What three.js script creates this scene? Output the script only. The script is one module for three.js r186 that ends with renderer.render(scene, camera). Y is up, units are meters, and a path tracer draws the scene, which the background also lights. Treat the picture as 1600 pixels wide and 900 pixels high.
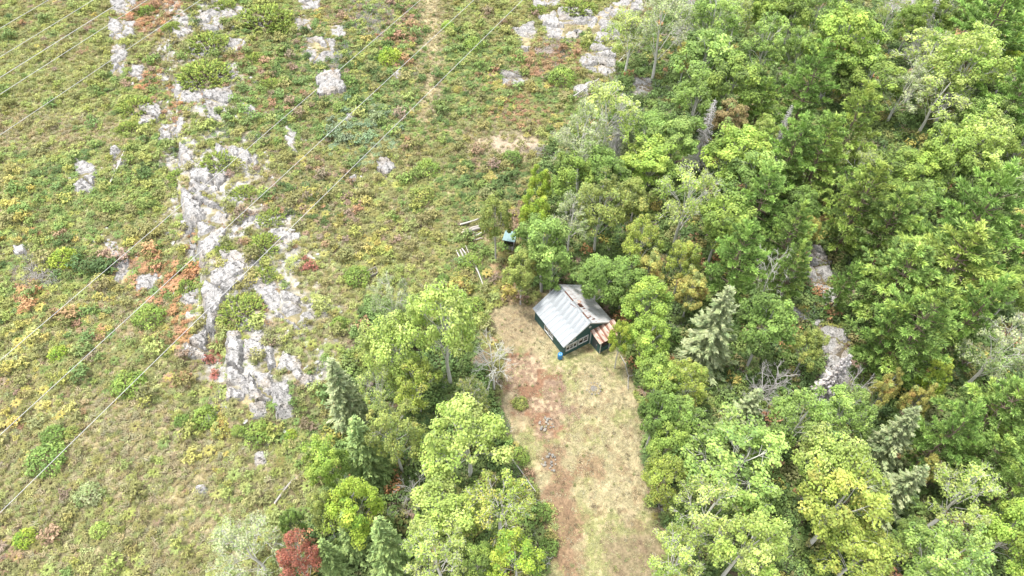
import * as THREE from 'three';

// ---------------------------------------------------------------- camera, sky, sun, exposure
const scene = new THREE.Scene();
const EYE = 64, PITCH = 50 * Math.PI / 180, VFOV = 46;
const camera = new THREE.PerspectiveCamera(VFOV, 16 / 9, 0.5, 4000);
camera.position.set(0, EYE, 0);
camera.rotation.set(-PITCH, 0, 0);
const SUN = new THREE.Vector3(-0.27, 0.92, -0.08).normalize();
{ // bright thinly overcast sky: pale at the zenith, a little darker at the horizon, wide glow round the veiled sun
  const W = 256, H = 128, d = new Float32Array(W * H * 4);
  for (let r = 0; r < H; r++) for (let c = 0; c < W; c++) {
    const el = ((r + 0.5) / H - 0.5) * Math.PI, az = ((c + 0.5) / W - 0.5) * 2 * Math.PI;
    const x = Math.cos(el) * Math.cos(az), y = Math.sin(el), z = Math.cos(el) * Math.sin(az);
    const glow = Math.pow(Math.max(0, x * SUN.x + y * SUN.y + z * SUN.z), 6);
    const up = Math.max(0, y), b = (y > -0.02 ? 0.62 + 0.38 * up : 0.35) + 0.35 * glow;
    d.set([b * 0.97, b * 1.0, b * 1.05, 1], (r * W + c) * 4);
  }
  const t = new THREE.DataTexture(d, W, H, THREE.RGBAFormat, THREE.FloatType);
  t.mapping = THREE.EquirectangularReflectionMapping; t.magFilter = THREE.LinearFilter; t.needsUpdate = true;
  scene.background = t; scene.environment = t; scene.backgroundIntensity = scene.environmentIntensity = 0.92;
}
const sun = new THREE.DirectionalLight(new THREE.Color(1, 0.96, 0.88), 2.5);
sun.position.copy(SUN).multiplyScalar(200).add(new THREE.Vector3(0, 0, -70)); sun.target.position.set(0, 0, -70);
sun.castShadow = true; sun.shadow.radius = 16; sun.shadow.mapSize.set(4096, 4096);
Object.assign(sun.shadow.camera, { left: -130, right: 130, top: 110, bottom: -110, near: 1, far: 420 });
scene.add(sun, sun.target);
const renderer = new THREE.WebGLRenderer({ antialias: true });
renderer.setSize(1024, 576);
renderer.toneMapping = THREE.LinearToneMapping;
renderer.toneMappingExposure = 2.7;
renderer.shadowMap.enabled = true;

// ---------------------------------------------------------------- helpers
function rng(seed) { let s = (seed * 2654435761 + 12345) | 0; return () => { s = (s + 0x6d2b79f5) | 0; let t = Math.imul(s ^ (s >>> 15), 1 | s); t = (t + Math.imul(t ^ (t >>> 7), 61 | t)) ^ t; return ((t ^ (t >>> 14)) >>> 0) / 4294967296; }; }
const hash = (x, y, k = 0) => { let h = (Math.imul(x, 374761393) + Math.imul(y, 668265263) + Math.imul(k, 2147483647 / 7 | 0)) | 0; h = Math.imul(h ^ (h >>> 13), 1274126177); return ((h ^ (h >>> 16)) >>> 0) / 4294967296; };
function vnoise(x, y, k = 0) { const ix = Math.floor(x), iy = Math.floor(y), fx = x - ix, fy = y - iy, u = fx * fx * (3 - 2 * fx), v = fy * fy * (3 - 2 * fy); const a = hash(ix, iy, k), b = hash(ix + 1, iy, k), c = hash(ix, iy + 1, k), e = hash(ix + 1, iy + 1, k); return a + (b - a) * u + (c - a) * v + (a - b - c + e) * u * v; }
const fbm = (x, y, k = 0, o = 4) => { let s = 0, a = 0.5, n = 0; for (let i = 0; i < o; i++) { s += a * vnoise(x, y, k + i); n += a; a *= 0.5; x *= 2.03; y *= 2.03; } return s / n; };
const sstep = (a, b, x) => { const t = Math.min(1, Math.max(0, (x - a) / (b - a))); return t * t * (3 - 2 * t); };
const V = (x, y, z) => new THREE.Vector3(x, y, z);
const used = {};
function numbered(n) { const k = used[n] = (used[n] ?? -1) + 1; return k ? n + '_' + String(k).padStart(3, '0') : n; }
function shade(o) { o.traverse((m) => { if (m.isMesh) { m.castShadow = true; m.receiveShadow = true; } }); return o; }
function tag(o, label, category, group) { o.userData.label = label; o.userData.category = category; if (group) o.userData.group = group; return o; }
function thing(name, label, category, pos, turn = 0, group) { const o = new THREE.Group(); o.name = numbered(name); o.position.copy(pos); o.rotation.y = turn; tag(o, label, category, group); scene.add(o); return o; }
function part(name, geo, mat, parent) { const m = new THREE.Mesh(geo, mat); m.name = parent ? name : numbered(name); m.castShadow = m.receiveShadow = true; (parent ?? scene).add(m); return m; }

// pixel of the 1600 x 900 photograph -> ray; world point -> pixel
const TV = Math.tan(VFOV * Math.PI / 360), CP = Math.cos(PITCH), SP = Math.sin(PITCH), F = 450 / TV;
function ray(px, py) { const nx = (px - 800) / F, ny = (450 - py) / F; return V(nx, ny * CP - SP, -CP - ny * SP); }
function project(x, y, z) { const dy = y - EYE, f = -dy * SP - z * CP, u = dy * CP - z * SP; return [800 + F * x / f, 450 - F * u / f, f]; }
const flat = (px, py, y = 0) => { const d = ray(px, py), t = (EYE - y) / -d.y; return V(d.x * t, y, d.z * t); };

// ---------------------------------------------------------------- terrain
const CLIFF = [[265, -40], [262, 60], [280, 180], [284, 300], [308, 380], [316, 440], [326, 520], [356, 540], [360, 640], [372, 700]].map(([a, b]) => flat(a, b, 1));
function cliffDistance(x, z) { // signed distance to the foot of the granite step, positive on its upper (right) side
  let best = 1e9, sign = 1, along = 0;
  for (let i = 0; i + 1 < CLIFF.length; i++) {
    const a = CLIFF[i], b = CLIFF[i + 1], ex = b.x - a.x, ez = b.z - a.z, l2 = ex * ex + ez * ez, t = Math.min(1, Math.max(0, ((x - a.x) * ex + (z - a.z) * ez) / l2));
    const dx = x - a.x - t * ex, dz = z - a.z - t * ez, d = dx * dx + dz * dz;
    if (d < best) { best = d; sign = ex * dz - ez * dx < 0 ? 1 : -1; along = (i + t) / (CLIFF.length - 1); }
  }
  return [Math.sqrt(best) * sign, along];
}
function gh(x, z) {
  let h = (fbm(x * 0.035 + 7, z * 0.035, 3, 3) - 0.5) * 1.6 * sstep(10, 22, Math.hypot(x - 8, z + 53));
  if (x < -5 && x > -95) {
    const [s, t] = cliffDistance(x, z);
    const top = 2.1 * sstep(0, 0.08, t) * (1 - sstep(0.9, 1, t));
    h += top * sstep(-0.8, 0.5, s + (fbm(x * 0.5, z * 0.5, 9, 2) - 0.5) * 1.4) * (1 - sstep(3, 24, s));
  }
  return h;
}
function at(px, py, lift = 0) { const d = ray(px, py); let y = lift, p; for (let i = 0; i < 8; i++) { const t = (EYE - y) / -d.y; p = V(d.x * t, y, d.z * t); y = gh(p.x, p.z) + lift; } p.y = y; return p; }
const onGround = (px, py) => at(px, py, 0);
const metres = (p, r) => r * project(p.x, p.y, p.z)[2] / F;

function inside(poly, x, y) { let c = false; for (let i = 0, j = poly.length - 1; i < poly.length; j = i++) { const [xi, yi] = poly[i], [xj, yj] = poly[j]; if ((yi > y) !== (yj > y) && x < (xj - xi) * (y - yi) / (yj - yi) + xi) c = !c; } return c; }
function edgeDist(poly, x, y) { let b = 1e9; for (let i = 0, j = poly.length - 1; i < poly.length; j = i++) { const [xi, yi] = poly[i], [xj, yj] = poly[j], ex = xj - xi, ey = yj - yi, t = Math.min(1, Math.max(0, ((x - xi) * ex + (y - yi) * ey) / (ex * ex + ey * ey))); const d = Math.hypot(x - xi - t * ex, y - yi - t * ey); if (d < b) b = d; } return inside(poly, x, y) ? b : -b; }

// areas of the ground, outlined on the ground plane
const world = (list) => list.map(([a, b]) => { const p = onGround(a, b); return [p.x, p.z]; });
const FOREST = world([[1060, -30], [985, 90], [900, 190], [850, 250], [826, 330], [826, 430], [850, 465], [960, 500], [975, 560], [1000, 620], [1008, 700], [1012, 780], [1040, 830], [1020, 930], [1700, 930], [1700, -30]]);
const GROVE = world([[575, 470], [700, 480], [748, 520], [770, 600], [798, 690], [850, 800], [868, 940], [450, 940], [470, 860], [510, 760], [520, 640]]);
const CLEARING = world([[768, 482], [800, 474], [828, 478], [850, 470], [985, 560], [996, 610], [1002, 680], [1006, 760], [1020, 820], [1050, 850], [1010, 940], [862, 940], [855, 800], [800, 680], [775, 610], [792, 560], [762, 520]]);
const SOIL = world([[790, 552], [835, 548], [868, 585], [888, 610], [892, 650], [865, 690], [845, 688], [800, 650], [776, 605]]);
const TRAIL = world([[772, 478], [775, 440], [768, 405], [775, 385], [800, 388], [796, 420], [812, 450], [805, 478]]);
const SAND = world([[742, 222], [775, 208], [815, 205], [838, 222], [825, 243], [780, 243]]);
const STRIP = world([[655, -20], [690, -20], [686, 60], [690, 140], [668, 190], [650, 190], [668, 100]]);
const EDGE_DIRT = world([[850, 690], [880, 700], [905, 800], [915, 940], [868, 940], [856, 800]]);
const DARK_DIRT = world([[950, 850], [975, 822], [1040, 815], [1060, 850], [1010, 940], [960, 940]]);
const DARK_SPOT = world([[866, 600], [885, 598], [898, 640], [888, 660], [868, 650]]);
const BROWN_SPOT = world([[895, 725], [918, 715], [934, 730], [920, 748], [898, 746]]);
// thin soil over the granite: how bare the ridge is at a point (above 0: bare)
function bareRock(x, z) { const [s, t] = cliffDistance(x, z), near = sstep(-7, -1, s) * (1 - sstep(8, 20, s)) * (1 - sstep(0.86, 0.96, t)); return near > 0 ? near * 0.69 + fbm(x * 0.34 + 3, z * 0.34, 211, 4) - 1.06 + 0.3 * (vnoise(x * 1.6, z * 1.6, 213) - 0.5) : -1; }
const NEEDLES = world([[764, 488], [800, 478], [832, 482], [846, 512], [820, 535], [792, 545], [768, 522]]);
// ---------------------------------------------------------------- ground sheet with its earth, litter and dead grass
const GX0 = -115, GX1 = 115, GZ0 = -155, GZ1 = -5;
{
  const TW = 2048, TH = 1336, px = new Uint8Array(TW * TH * 4), sr = (v) => Math.round(255 * Math.min(1, Math.max(0, v <= 0.0031308 ? 12.92 * v : 1.055 * Math.pow(v, 1 / 2.4) - 0.055)));
  // coarse maps of the distances to the areas
  const CW = 460, CH = 300, areas = [FOREST, GROVE, CLEARING, SOIL, TRAIL, SAND, STRIP, EDGE_DIRT, DARK_DIRT, DARK_SPOT, BROWN_SPOT, NEEDLES];
  const maps = areas.map((a) => { const m = new Float32Array((CW + 1) * (CH + 1)); for (let j = 0; j <= CH; j++) for (let i = 0; i <= CW; i++) m[j * (CW + 1) + i] = edgeDist(a, GX0 + (GX1 - GX0) * i / CW, GZ0 + (GZ1 - GZ0) * j / CH); return m; });
  const mixc = (c, t, w) => { for (let k = 0; k < 3; k++) c[k] += (t[k] - c[k]) * w; };
  for (let j = 0; j < TH; j++) for (let i = 0; i < TW; i++) {
    const x = GX0 + (GX1 - GX0) * (i + 0.5) / TW, z = GZ0 + (GZ1 - GZ0) * (j + 0.5) / TH;
    const u = (i + 0.5) / TW * CW, v = (j + 0.5) / TH * CH, iu = Math.floor(u), iv = Math.floor(v), fu = u - iu, fv = v - iv, o = iv * (CW + 1) + iu;
    const D = (k) => { const m = maps[k]; return (m[o] * (1 - fu) + m[o + 1] * fu) * (1 - fv) + (m[o + CW + 1] * (1 - fu) + m[o + CW + 2] * fu) * fv; };
    const n1 = fbm(x * 0.55, z * 0.55, 11, 3), n2 = vnoise(x * 3.1, z * 3.1, 21), n3 = hash(i, j, 5), n4 = vnoise(x * 1.3, z * 1.3, 31), w = (n1 - 0.5) * 3.2 + (n2 - 0.5) * 0.8;
    const c = [0.17, 0.15, 0.08];
    mixc(c, [0.33, 0.275, 0.155], sstep(0.48, 0.72, n1)); mixc(c, [0.15, 0.12, 0.06], sstep(0.62, 0.75, n4) * 0.7);
    if (x > -75 && x < 0) { const b = bareRock(x, z); if (b > 0) mixc(c, [0.40, 0.385, 0.37], sstep(0, 0.35, b) * (0.75 + 0.25 * n2)); }
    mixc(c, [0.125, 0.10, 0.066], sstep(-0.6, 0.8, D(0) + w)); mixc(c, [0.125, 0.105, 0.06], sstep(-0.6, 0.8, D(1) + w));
    const cl = sstep(-0.7, 0.7, D(2) + w * 0.6);
    if (cl > 0) {
      const straw = [0.305, 0.262, 0.15]; mixc(straw, [0.24, 0.235, 0.10], sstep(0.36, 0.56, fbm(x * 0.35, z * 0.22, 41, 3))); mixc(straw, [0.225, 0.16, 0.09], sstep(0.56, 0.74, fbm(x * 0.9 + 40, z * 0.9, 51, 3)) * 0.75);
      mixc(straw, [0.42, 0.345, 0.21], sstep(0.55, 0.8, n2) * 0.5);
      mixc(c, straw, cl);
    }
    const soil = [0.245, 0.165, 0.11]; mixc(soil, [0.33, 0.25, 0.165], sstep(0.42, 0.75, n2)); mixc(soil, [0.20, 0.11, 0.065], sstep(0.5, 0.75, n4));
    mixc(c, soil, sstep(-0.6, 0.8, D(3) + w));
    mixc(c, [0.36, 0.25, 0.14], sstep(-0.5, 0.5, D(4) + w) * 0.9);
    mixc(c, [0.35, 0.28, 0.2], sstep(-0.8, 0.8, D(5) + w)); mixc(c, [0.36, 0.30, 0.17], sstep(-1, 1.2, D(6) + w) * 0.8);
    mixc(c, [0.19, 0.115, 0.07], sstep(-0.6, 0.6, D(7) + w) * 0.85); mixc(c, [0.17, 0.12, 0.08], sstep(-1, 1, D(8) + w * 1.3) * 0.7);
    mixc(c, [0.16, 0.10, 0.075], sstep(-0.5, 0.6, D(9) + w) * 0.8); mixc(c, [0.20, 0.12, 0.07], sstep(-0.5, 0.6, D(10) + w) * 0.7); mixc(c, [0.235, 0.17, 0.105], sstep(-0.8, 0.9, D(11) + w) * 0.65);
    const g = 0.42 + 0.5 * n3 + 0.34 * n2, q = (j * TW + i) * 4;
    px[q] = sr(c[0] * g); px[q + 1] = sr(c[1] * g); px[q + 2] = sr(c[2] * g); px[q + 3] = 255;
  }
  const t = new THREE.DataTexture(px, TW, TH); t.colorSpace = THREE.SRGBColorSpace; t.magFilter = THREE.LinearFilter; t.wrapS = t.wrapT = THREE.MirroredRepeatWrapping; t.needsUpdate = true;
  const BN = 512, bp = new Uint8Array(BN * BN * 4);
  for (let j = 0; j < BN; j++) for (let i = 0; i < BN; i++) { const b = 255 * (0.6 * vnoise((i * 0.25) % 128, (j * 0.25) % 128, 61) + 0.4 * hash(i, j, 62)); bp.set([b, b, b, 255], (j * BN + i) * 4); }
  const bt = new THREE.DataTexture(bp, BN, BN); bt.magFilter = THREE.LinearFilter; bt.wrapS = bt.wrapT = THREE.RepeatWrapping; bt.repeat.set((GX1 - GX0) / 9, (GZ1 - GZ0) / 9); bt.needsUpdate = true;
  const axis = (a, b, s, far) => { const l = []; for (let v = a; v <= b + 1e-6; v += s) l.push(v); for (let k = 1; k <= 9; k++) { const e = far * (k / 9) ** 2; l.unshift(a - e); l.push(b + e); } return l; };
  const xs = axis(GX0, GX1, 0.55, 1500), zs = axis(GZ0, GZ1, 0.55, 1500), pos = new Float32Array(xs.length * zs.length * 3), uv = new Float32Array(xs.length * zs.length * 2), idx = [];
  zs.forEach((z, j) => xs.forEach((x, i) => { const k = j * xs.length + i; pos.set([x, gh(x, z) + (vnoise(x * 1.9, z * 1.9, 71) - 0.5) * 0.12, z], k * 3); uv.set([(x - GX0) / (GX1 - GX0), (z - GZ0) / (GZ1 - GZ0)], k * 2); if (i && j) { const a = k - xs.length - 1, b = k - xs.length; idx.push(a, k - 1, b, b, k - 1, k); } }));
  const g = new THREE.BufferGeometry(); g.setAttribute('position', new THREE.BufferAttribute(pos, 3)); g.setAttribute('uv', new THREE.BufferAttribute(uv, 2)); g.setIndex(idx); g.computeVertexNormals();
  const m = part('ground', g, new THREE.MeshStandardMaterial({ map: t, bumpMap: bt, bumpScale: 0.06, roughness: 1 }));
  m.userData.kind = 'structure'; m.userData.label = 'rough ground of soil, leaf litter, dead grass and the mown straw clearing';
}

// ---------------------------------------------------------------- mesh building
class MB {
  constructor() { this.p = []; this.n = []; this.c = []; this.i = []; }
  leaf(p, n, t, w, l, c) { // a diamond leaf at p, its stalk end pointing against t
    const bx = n.y * t.z - n.z * t.y, by = n.z * t.x - n.x * t.z, bz = n.x * t.y - n.y * t.x, k = this.p.length / 3, h = l / 2, v = w / 2, s = l * 0.08;
    this.p.push(p.x - t.x * h, p.y - t.y * h, p.z - t.z * h, p.x + bx * v + n.x * s, p.y + by * v + n.y * s, p.z + bz * v + n.z * s, p.x + t.x * h, p.y + t.y * h, p.z + t.z * h, p.x - bx * v + n.x * s, p.y - by * v + n.y * s, p.z - bz * v + n.z * s);
    for (let q = 0; q < 4; q++) { this.n.push(n.x, n.y, n.z); this.c.push(c[0], c[1], c[2]); }
    this.i.push(k, k + 2, k + 1, k, k + 3, k + 2);
  }
  limb(pts, r0, r1, sides, c) { // a tapered tube along pts
    const m = pts.length, k = this.p.length / 3, d = V(), a = V(), b = V();
    for (let j = 0; j < m; j++) {
      d.copy(pts[Math.min(m - 1, j + 1)]).sub(pts[Math.max(0, j - 1)]).normalize(); a.set(d.y, -d.x, 0.31).cross(d).normalize(); b.crossVectors(d, a);
      const r = r0 + (r1 - r0) * j / (m - 1);
      for (let s = 0; s < sides; s++) { const q = s / sides * Math.PI * 2, ca = Math.cos(q), sa = Math.sin(q), nx = a.x * ca + b.x * sa, ny = a.y * ca + b.y * sa, nz = a.z * ca + b.z * sa; this.p.push(pts[j].x + nx * r, pts[j].y + ny * r, pts[j].z + nz * r); this.n.push(nx, ny, nz); this.c.push(c[0], c[1], c[2]); }
    }
    for (let j = 0; j + 1 < m; j++) for (let s = 0; s < sides; s++) { const e = (s + 1) % sides, A = k + j * sides + s, B = k + j * sides + e, C = A + sides, D = B + sides; this.i.push(A, B, C, B, D, C); }
    for (let s = 1; s + 1 < sides; s++) { const T = k + (m - 1) * sides; this.i.push(T, T + s, T + s + 1, k, k + s + 1, k + s); }
  }
  geo() { const g = new THREE.BufferGeometry(); g.setAttribute('position', new THREE.Float32BufferAttribute(this.p, 3)); g.setAttribute('normal', new THREE.Float32BufferAttribute(this.n, 3)); g.setAttribute('color', new THREE.Float32BufferAttribute(this.c, 3)); g.setIndex(this.i); return g; }
}
const leafMat = new THREE.MeshPhysicalMaterial({ vertexColors: true, roughness: 0.85, transmission: 0.38, thickness: 0, specularIntensity: 0.5 });
const needleMat = new THREE.MeshPhysicalMaterial({ vertexColors: true, roughness: 0.85, transmission: 0.25, thickness: 0, specularIntensity: 0.4 });
const barkMat = new THREE.MeshStandardMaterial({ vertexColors: true, roughness: 0.95 });
const tint = (c, k, R) => [c[0] * k * (0.94 + 0.12 * R()), c[1] * k, c[2] * k * (0.9 + 0.2 * R())];
function sphereDir(R) { const y = 2 * R() - 1, a = R() * 6.2832, s = Math.sqrt(1 - y * y); return V(s * Math.cos(a), y, s * Math.sin(a)); }

// ---------------------------------------------------------------- trees: prototypes of unit kinds, cloned where they stand
// foliage colours (linear): main, second, accents
const PAL = {
  lightaspen: [[0.354, 0.457, 0.108], [0.451, 0.528, 0.159], [0.248, 0.356, 0.071]],
  yellowaspen: [[0.338, 0.405, 0.080], [0.292, 0.381, 0.074], [0.420, 0.420, 0.100]],
  paleaspen: [[0.317, 0.382, 0.167], [0.407, 0.448, 0.236], [0.216, 0.290, 0.103]],
  greenaspen: [[0.247, 0.365, 0.085], [0.315, 0.426, 0.111], [0.166, 0.258, 0.066]],
  green: [[0.230, 0.332, 0.068], [0.308, 0.405, 0.085], [0.142, 0.208, 0.049]],
  bright: [[0.307, 0.434, 0.080], [0.387, 0.489, 0.098], [0.199, 0.300, 0.061]],
  dark: [[0.180, 0.281, 0.065], [0.237, 0.355, 0.082], [0.103, 0.156, 0.039]],
  bluish: [[0.232, 0.351, 0.086], [0.317, 0.436, 0.113], [0.139, 0.218, 0.056]],
  olive: [[0.290, 0.342, 0.088], [0.218, 0.278, 0.075], [0.394, 0.395, 0.114]],
  lime: [[0.308, 0.415, 0.052], [0.397, 0.464, 0.073], [0.192, 0.317, 0.044]],
  gold: [[0.408, 0.389, 0.107], [0.316, 0.376, 0.128], [0.408, 0.289, 0.097]],
  orange: [[0.333, 0.255, 0.122], [0.230, 0.322, 0.106], [0.397, 0.336, 0.142]],
  red: [[0.426, 0.168, 0.110], [0.325, 0.120, 0.079], [0.302, 0.240, 0.095]],
  pine: [[0.302, 0.455, 0.116], [0.428, 0.560, 0.137], [0.208, 0.315, 0.088]],
  pineblue: [[0.269, 0.429, 0.108], [0.379, 0.559, 0.140], [0.170, 0.270, 0.076]],
  pineyellow: [[0.349, 0.467, 0.108], [0.451, 0.545, 0.131], [0.212, 0.311, 0.085]],
  spruce: [[0.258, 0.356, 0.130], [0.344, 0.445, 0.161], [0.174, 0.253, 0.084]],
  greyspruce: [[0.318, 0.373, 0.185], [0.401, 0.444, 0.246], [0.207, 0.273, 0.123]],
  juniper: [[0.238, 0.316, 0.067], [0.316, 0.369, 0.080], [0.158, 0.224, 0.047]],
  dead: [[0.520, 0.490, 0.483], [0.643, 0.612, 0.608], [0.383, 0.353, 0.343]],
};
const BARK = { pale: [0.58, 0.56, 0.52], brown: [0.16, 0.12, 0.09], grey: [0.42, 0.40, 0.39], white: [0.50, 0.49, 0.45] };
const pick = (P, R) => { const r = R(); return r < 0.55 ? P[0] : r < 0.85 ? P[1] : P[2]; };
const bent = (a, b, R, k) => { const m = a.clone().lerp(b, 0.5); const l = a.distanceTo(b) * k; m.x += (R() - 0.5) * l; m.y += (R() - 0.2) * l; m.z += (R() - 0.5) * l; return [a, m, b]; };

// broad crown: R0 3 m across, tree 10 m tall; o: clumps, leaves per clump, leaf size, gaps, branch colour
function broadTree(seed, P, o) {
  const R = rng(seed), crown = new MB(), wood = new MB(), twig = new MB(), H = 10, hc = 6.2, RX = 3.1, RY = 3.5, bark = BARK[o.bark];
  wood.limb([V(0, -0.4, 0), V((R() - 0.5) * 0.3, 2.4, (R() - 0.5) * 0.3), V((R() - 0.5) * 0.5, 5, (R() - 0.5) * 0.5), V((R() - 0.5) * 0.6, 8.2, (R() - 0.5) * 0.6)], 0.19, 0.05, 7, bark);
  const lobes = [];
  for (let k = 0; k < o.lobes; k++) { // boughs: each carries its own bunch of leaf clumps
    const u = (k + 0.5) / o.lobes, y = 1 - 1.5 * u, a = k * 2.39996 + (R() - 0.5) * 0.9, s = Math.sqrt(Math.max(0, 1 - y * y)), reach = 0.48 + 0.3 * R();
    const c = V(s * Math.cos(a) * RX * reach, hc + y * RY * reach * 1.02, s * Math.sin(a) * RX * reach), hook = V(c.x * 0.12, Math.max(2.0, c.y - 1.4 - 1.6 * R()), c.z * 0.12);
    twig.limb(bent(hook, c, R, 0.16), 0.042, 0.018, 4, bark); lobes.push({ c, hook, r: (o.spread ?? 1.15) * (0.7 + 0.6 * R()), bright: 0.8 + 0.4 * R(), main: pick(P, R) });
  }
  for (let k = 0; k < o.clumps; k++) {
    const L = lobes[k % o.lobes], away = V(L.c.x * 0.35, (L.c.y - hc) * 0.3 + 0.35, L.c.z * 0.35), d0 = sphereDir(R).add(away.multiplyScalar(0.7)).normalize();
    const c = L.c.clone().addScaledVector(d0, L.r * (0.35 + 0.75 * R())), rc = o.rc * (0.6 + 0.65 * R()), out = V(c.x / RX, (c.y - hc) / RY + 0.5, c.z / RX).normalize(), main = R() < 0.7 ? L.main : pick(P, R), bright = L.bright * (0.85 + 0.3 * R());
    twig.limb(bent(L.c.clone().lerp(L.hook, 0.35 * R()), c, R, 0.2), 0.02, 0.009, 3, bark);
    for (let f = 0; f < o.twigs; f++) { const e = c.clone().addScaledVector(sphereDir(R).addScaledVector(out, 0.9).normalize(), rc * (0.8 + 0.4 * R())); twig.limb([c.clone().lerp(L.c, 0.3 * R()), e], 0.015, 0.008, 3, bark); }
    for (let l = 0; l < o.leaves; l++) {
      const d = sphereDir(R).addScaledVector(out, 0.5).normalize(), rr = rc * (0.35 + 0.75 * Math.sqrt(R())), p = c.clone().addScaledVector(V(d.x, d.y * o.flat, d.z), rr);
      const n = d.clone().addScaledVector(sphereDir(R), 0.7).add(V(0, 0.5, 0)).normalize(), t = V(n.y, -n.x, 0).addScaledVector(sphereDir(R), 0.8); t.addScaledVector(n, -t.dot(n)).normalize();
      const sz = o.size * (0.6 + 0.75 * R()); crown.leaf(p, n, t, sz * 0.72, sz, tint(R() < 0.8 ? main : pick(P, R), bright * (0.74 + 0.52 * R()), R));
    }
  }
  return { H, hc, R: 3.1, parts: [['trunk', wood.geo(), barkMat], ['branch', twig.geo(), barkMat], ['crown', crown.geo(), leafMat]] };
}
// white pine: irregular storeys of long limbs with upswept needle plumes
function pineTree(seed, P, o = {}) {
  const R = rng(seed), crown = new MB(), wood = new MB(), twig = new MB(), H = 12, bark = BARK.brown;
  wood.limb([V(0, -0.4, 0), V((R() - 0.5) * 0.2, 4, (R() - 0.5) * 0.2), V((R() - 0.5) * 0.3, 8, (R() - 0.5) * 0.3), V(0, H - 1.2, 0)], 0.2, 0.02, 7, bark);
  let turn = R() * 6;
  for (let y = 2.4; y < H - 0.3; y += 0.8 + 0.35 * R()) {
    const f = (y - 2.4) / (H - 2.4), len = 3.5 * (1 - Math.pow(f, 1.7)) * (0.75 + 0.4 * R()) * (f < 0.12 ? 0.75 : 1) + 0.35, nb = f > 0.8 ? 4 : 5 + (R() < 0.5 ? 1 : 0);
    turn += 1.1 + R();
    for (let b = 0; b < nb; b++) {
      const a = turn + b / nb * 6.2832 + (R() - 0.5) * 0.6, L = len * (0.7 + 0.5 * R()), rise = 0.12 + 0.5 * f, dir = V(Math.cos(a), rise, Math.sin(a)), side = V(-Math.sin(a), 0, Math.cos(a));
      const base = V(0, y, 0), tip = base.clone().addScaledVector(dir, L); twig.limb([base, base.clone().lerp(tip, 0.5).add(V(0, -0.12 * L * 0.4, 0)), tip], 0.055, 0.015, 3, bark);
      const main = pick(P, R), bright = 0.85 + 0.3 * R(), nT = Math.max(4, Math.round(L * 6.2));
      for (let k = 0; k < nT; k++) {
        const s = 0.28 + 0.74 * (k + R() * 0.8) / nT, spread = (R() - 0.5) * 2 * L * 0.2 * Math.sin(Math.PI * Math.min(1, s * 0.92 + 0.05));
        const c = base.clone().addScaledVector(dir, L * s).addScaledVector(side, spread); c.y += 0.06 + 0.1 * R() - Math.abs(spread) * 0.08;
        const fwd = dir.clone().addScaledVector(side, spread / L * 1.6).add(V(0, 0.35, 0)).normalize();
        for (let q = 0; q < 17; q++) {
          const t = fwd.clone().addScaledVector(sphereDir(R), 0.72).normalize(), n = V(0, 1, 0).addScaledVector(sphereDir(R), 0.7); n.addScaledVector(t, -n.dot(t)).normalize();
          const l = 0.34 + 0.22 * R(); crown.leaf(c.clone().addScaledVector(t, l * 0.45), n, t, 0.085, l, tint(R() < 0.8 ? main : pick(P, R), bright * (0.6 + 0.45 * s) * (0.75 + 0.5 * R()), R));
        }
      }
    }
  }
  for (let q = 0; q < 220; q++) { const t = sphereDir(R); t.y = Math.abs(t.y) + 0.3; t.normalize(); const n = V(R() - 0.5, 0.4, R() - 0.5); n.addScaledVector(t, -n.dot(t)).normalize(); crown.leaf(V((R() - 0.5) * 0.5, H - 2 + 2 * R(), (R() - 0.5) * 0.5).addScaledVector(t, 0.2), n, t, 0.1, 0.4, tint(P[1], 1, R)); }
  return { H, hc: 6.6, R: 3.3, parts: [['trunk', wood.geo(), barkMat], ['branch', twig.geo(), barkMat], ['crown', crown.geo(), needleMat]] };
}
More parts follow.
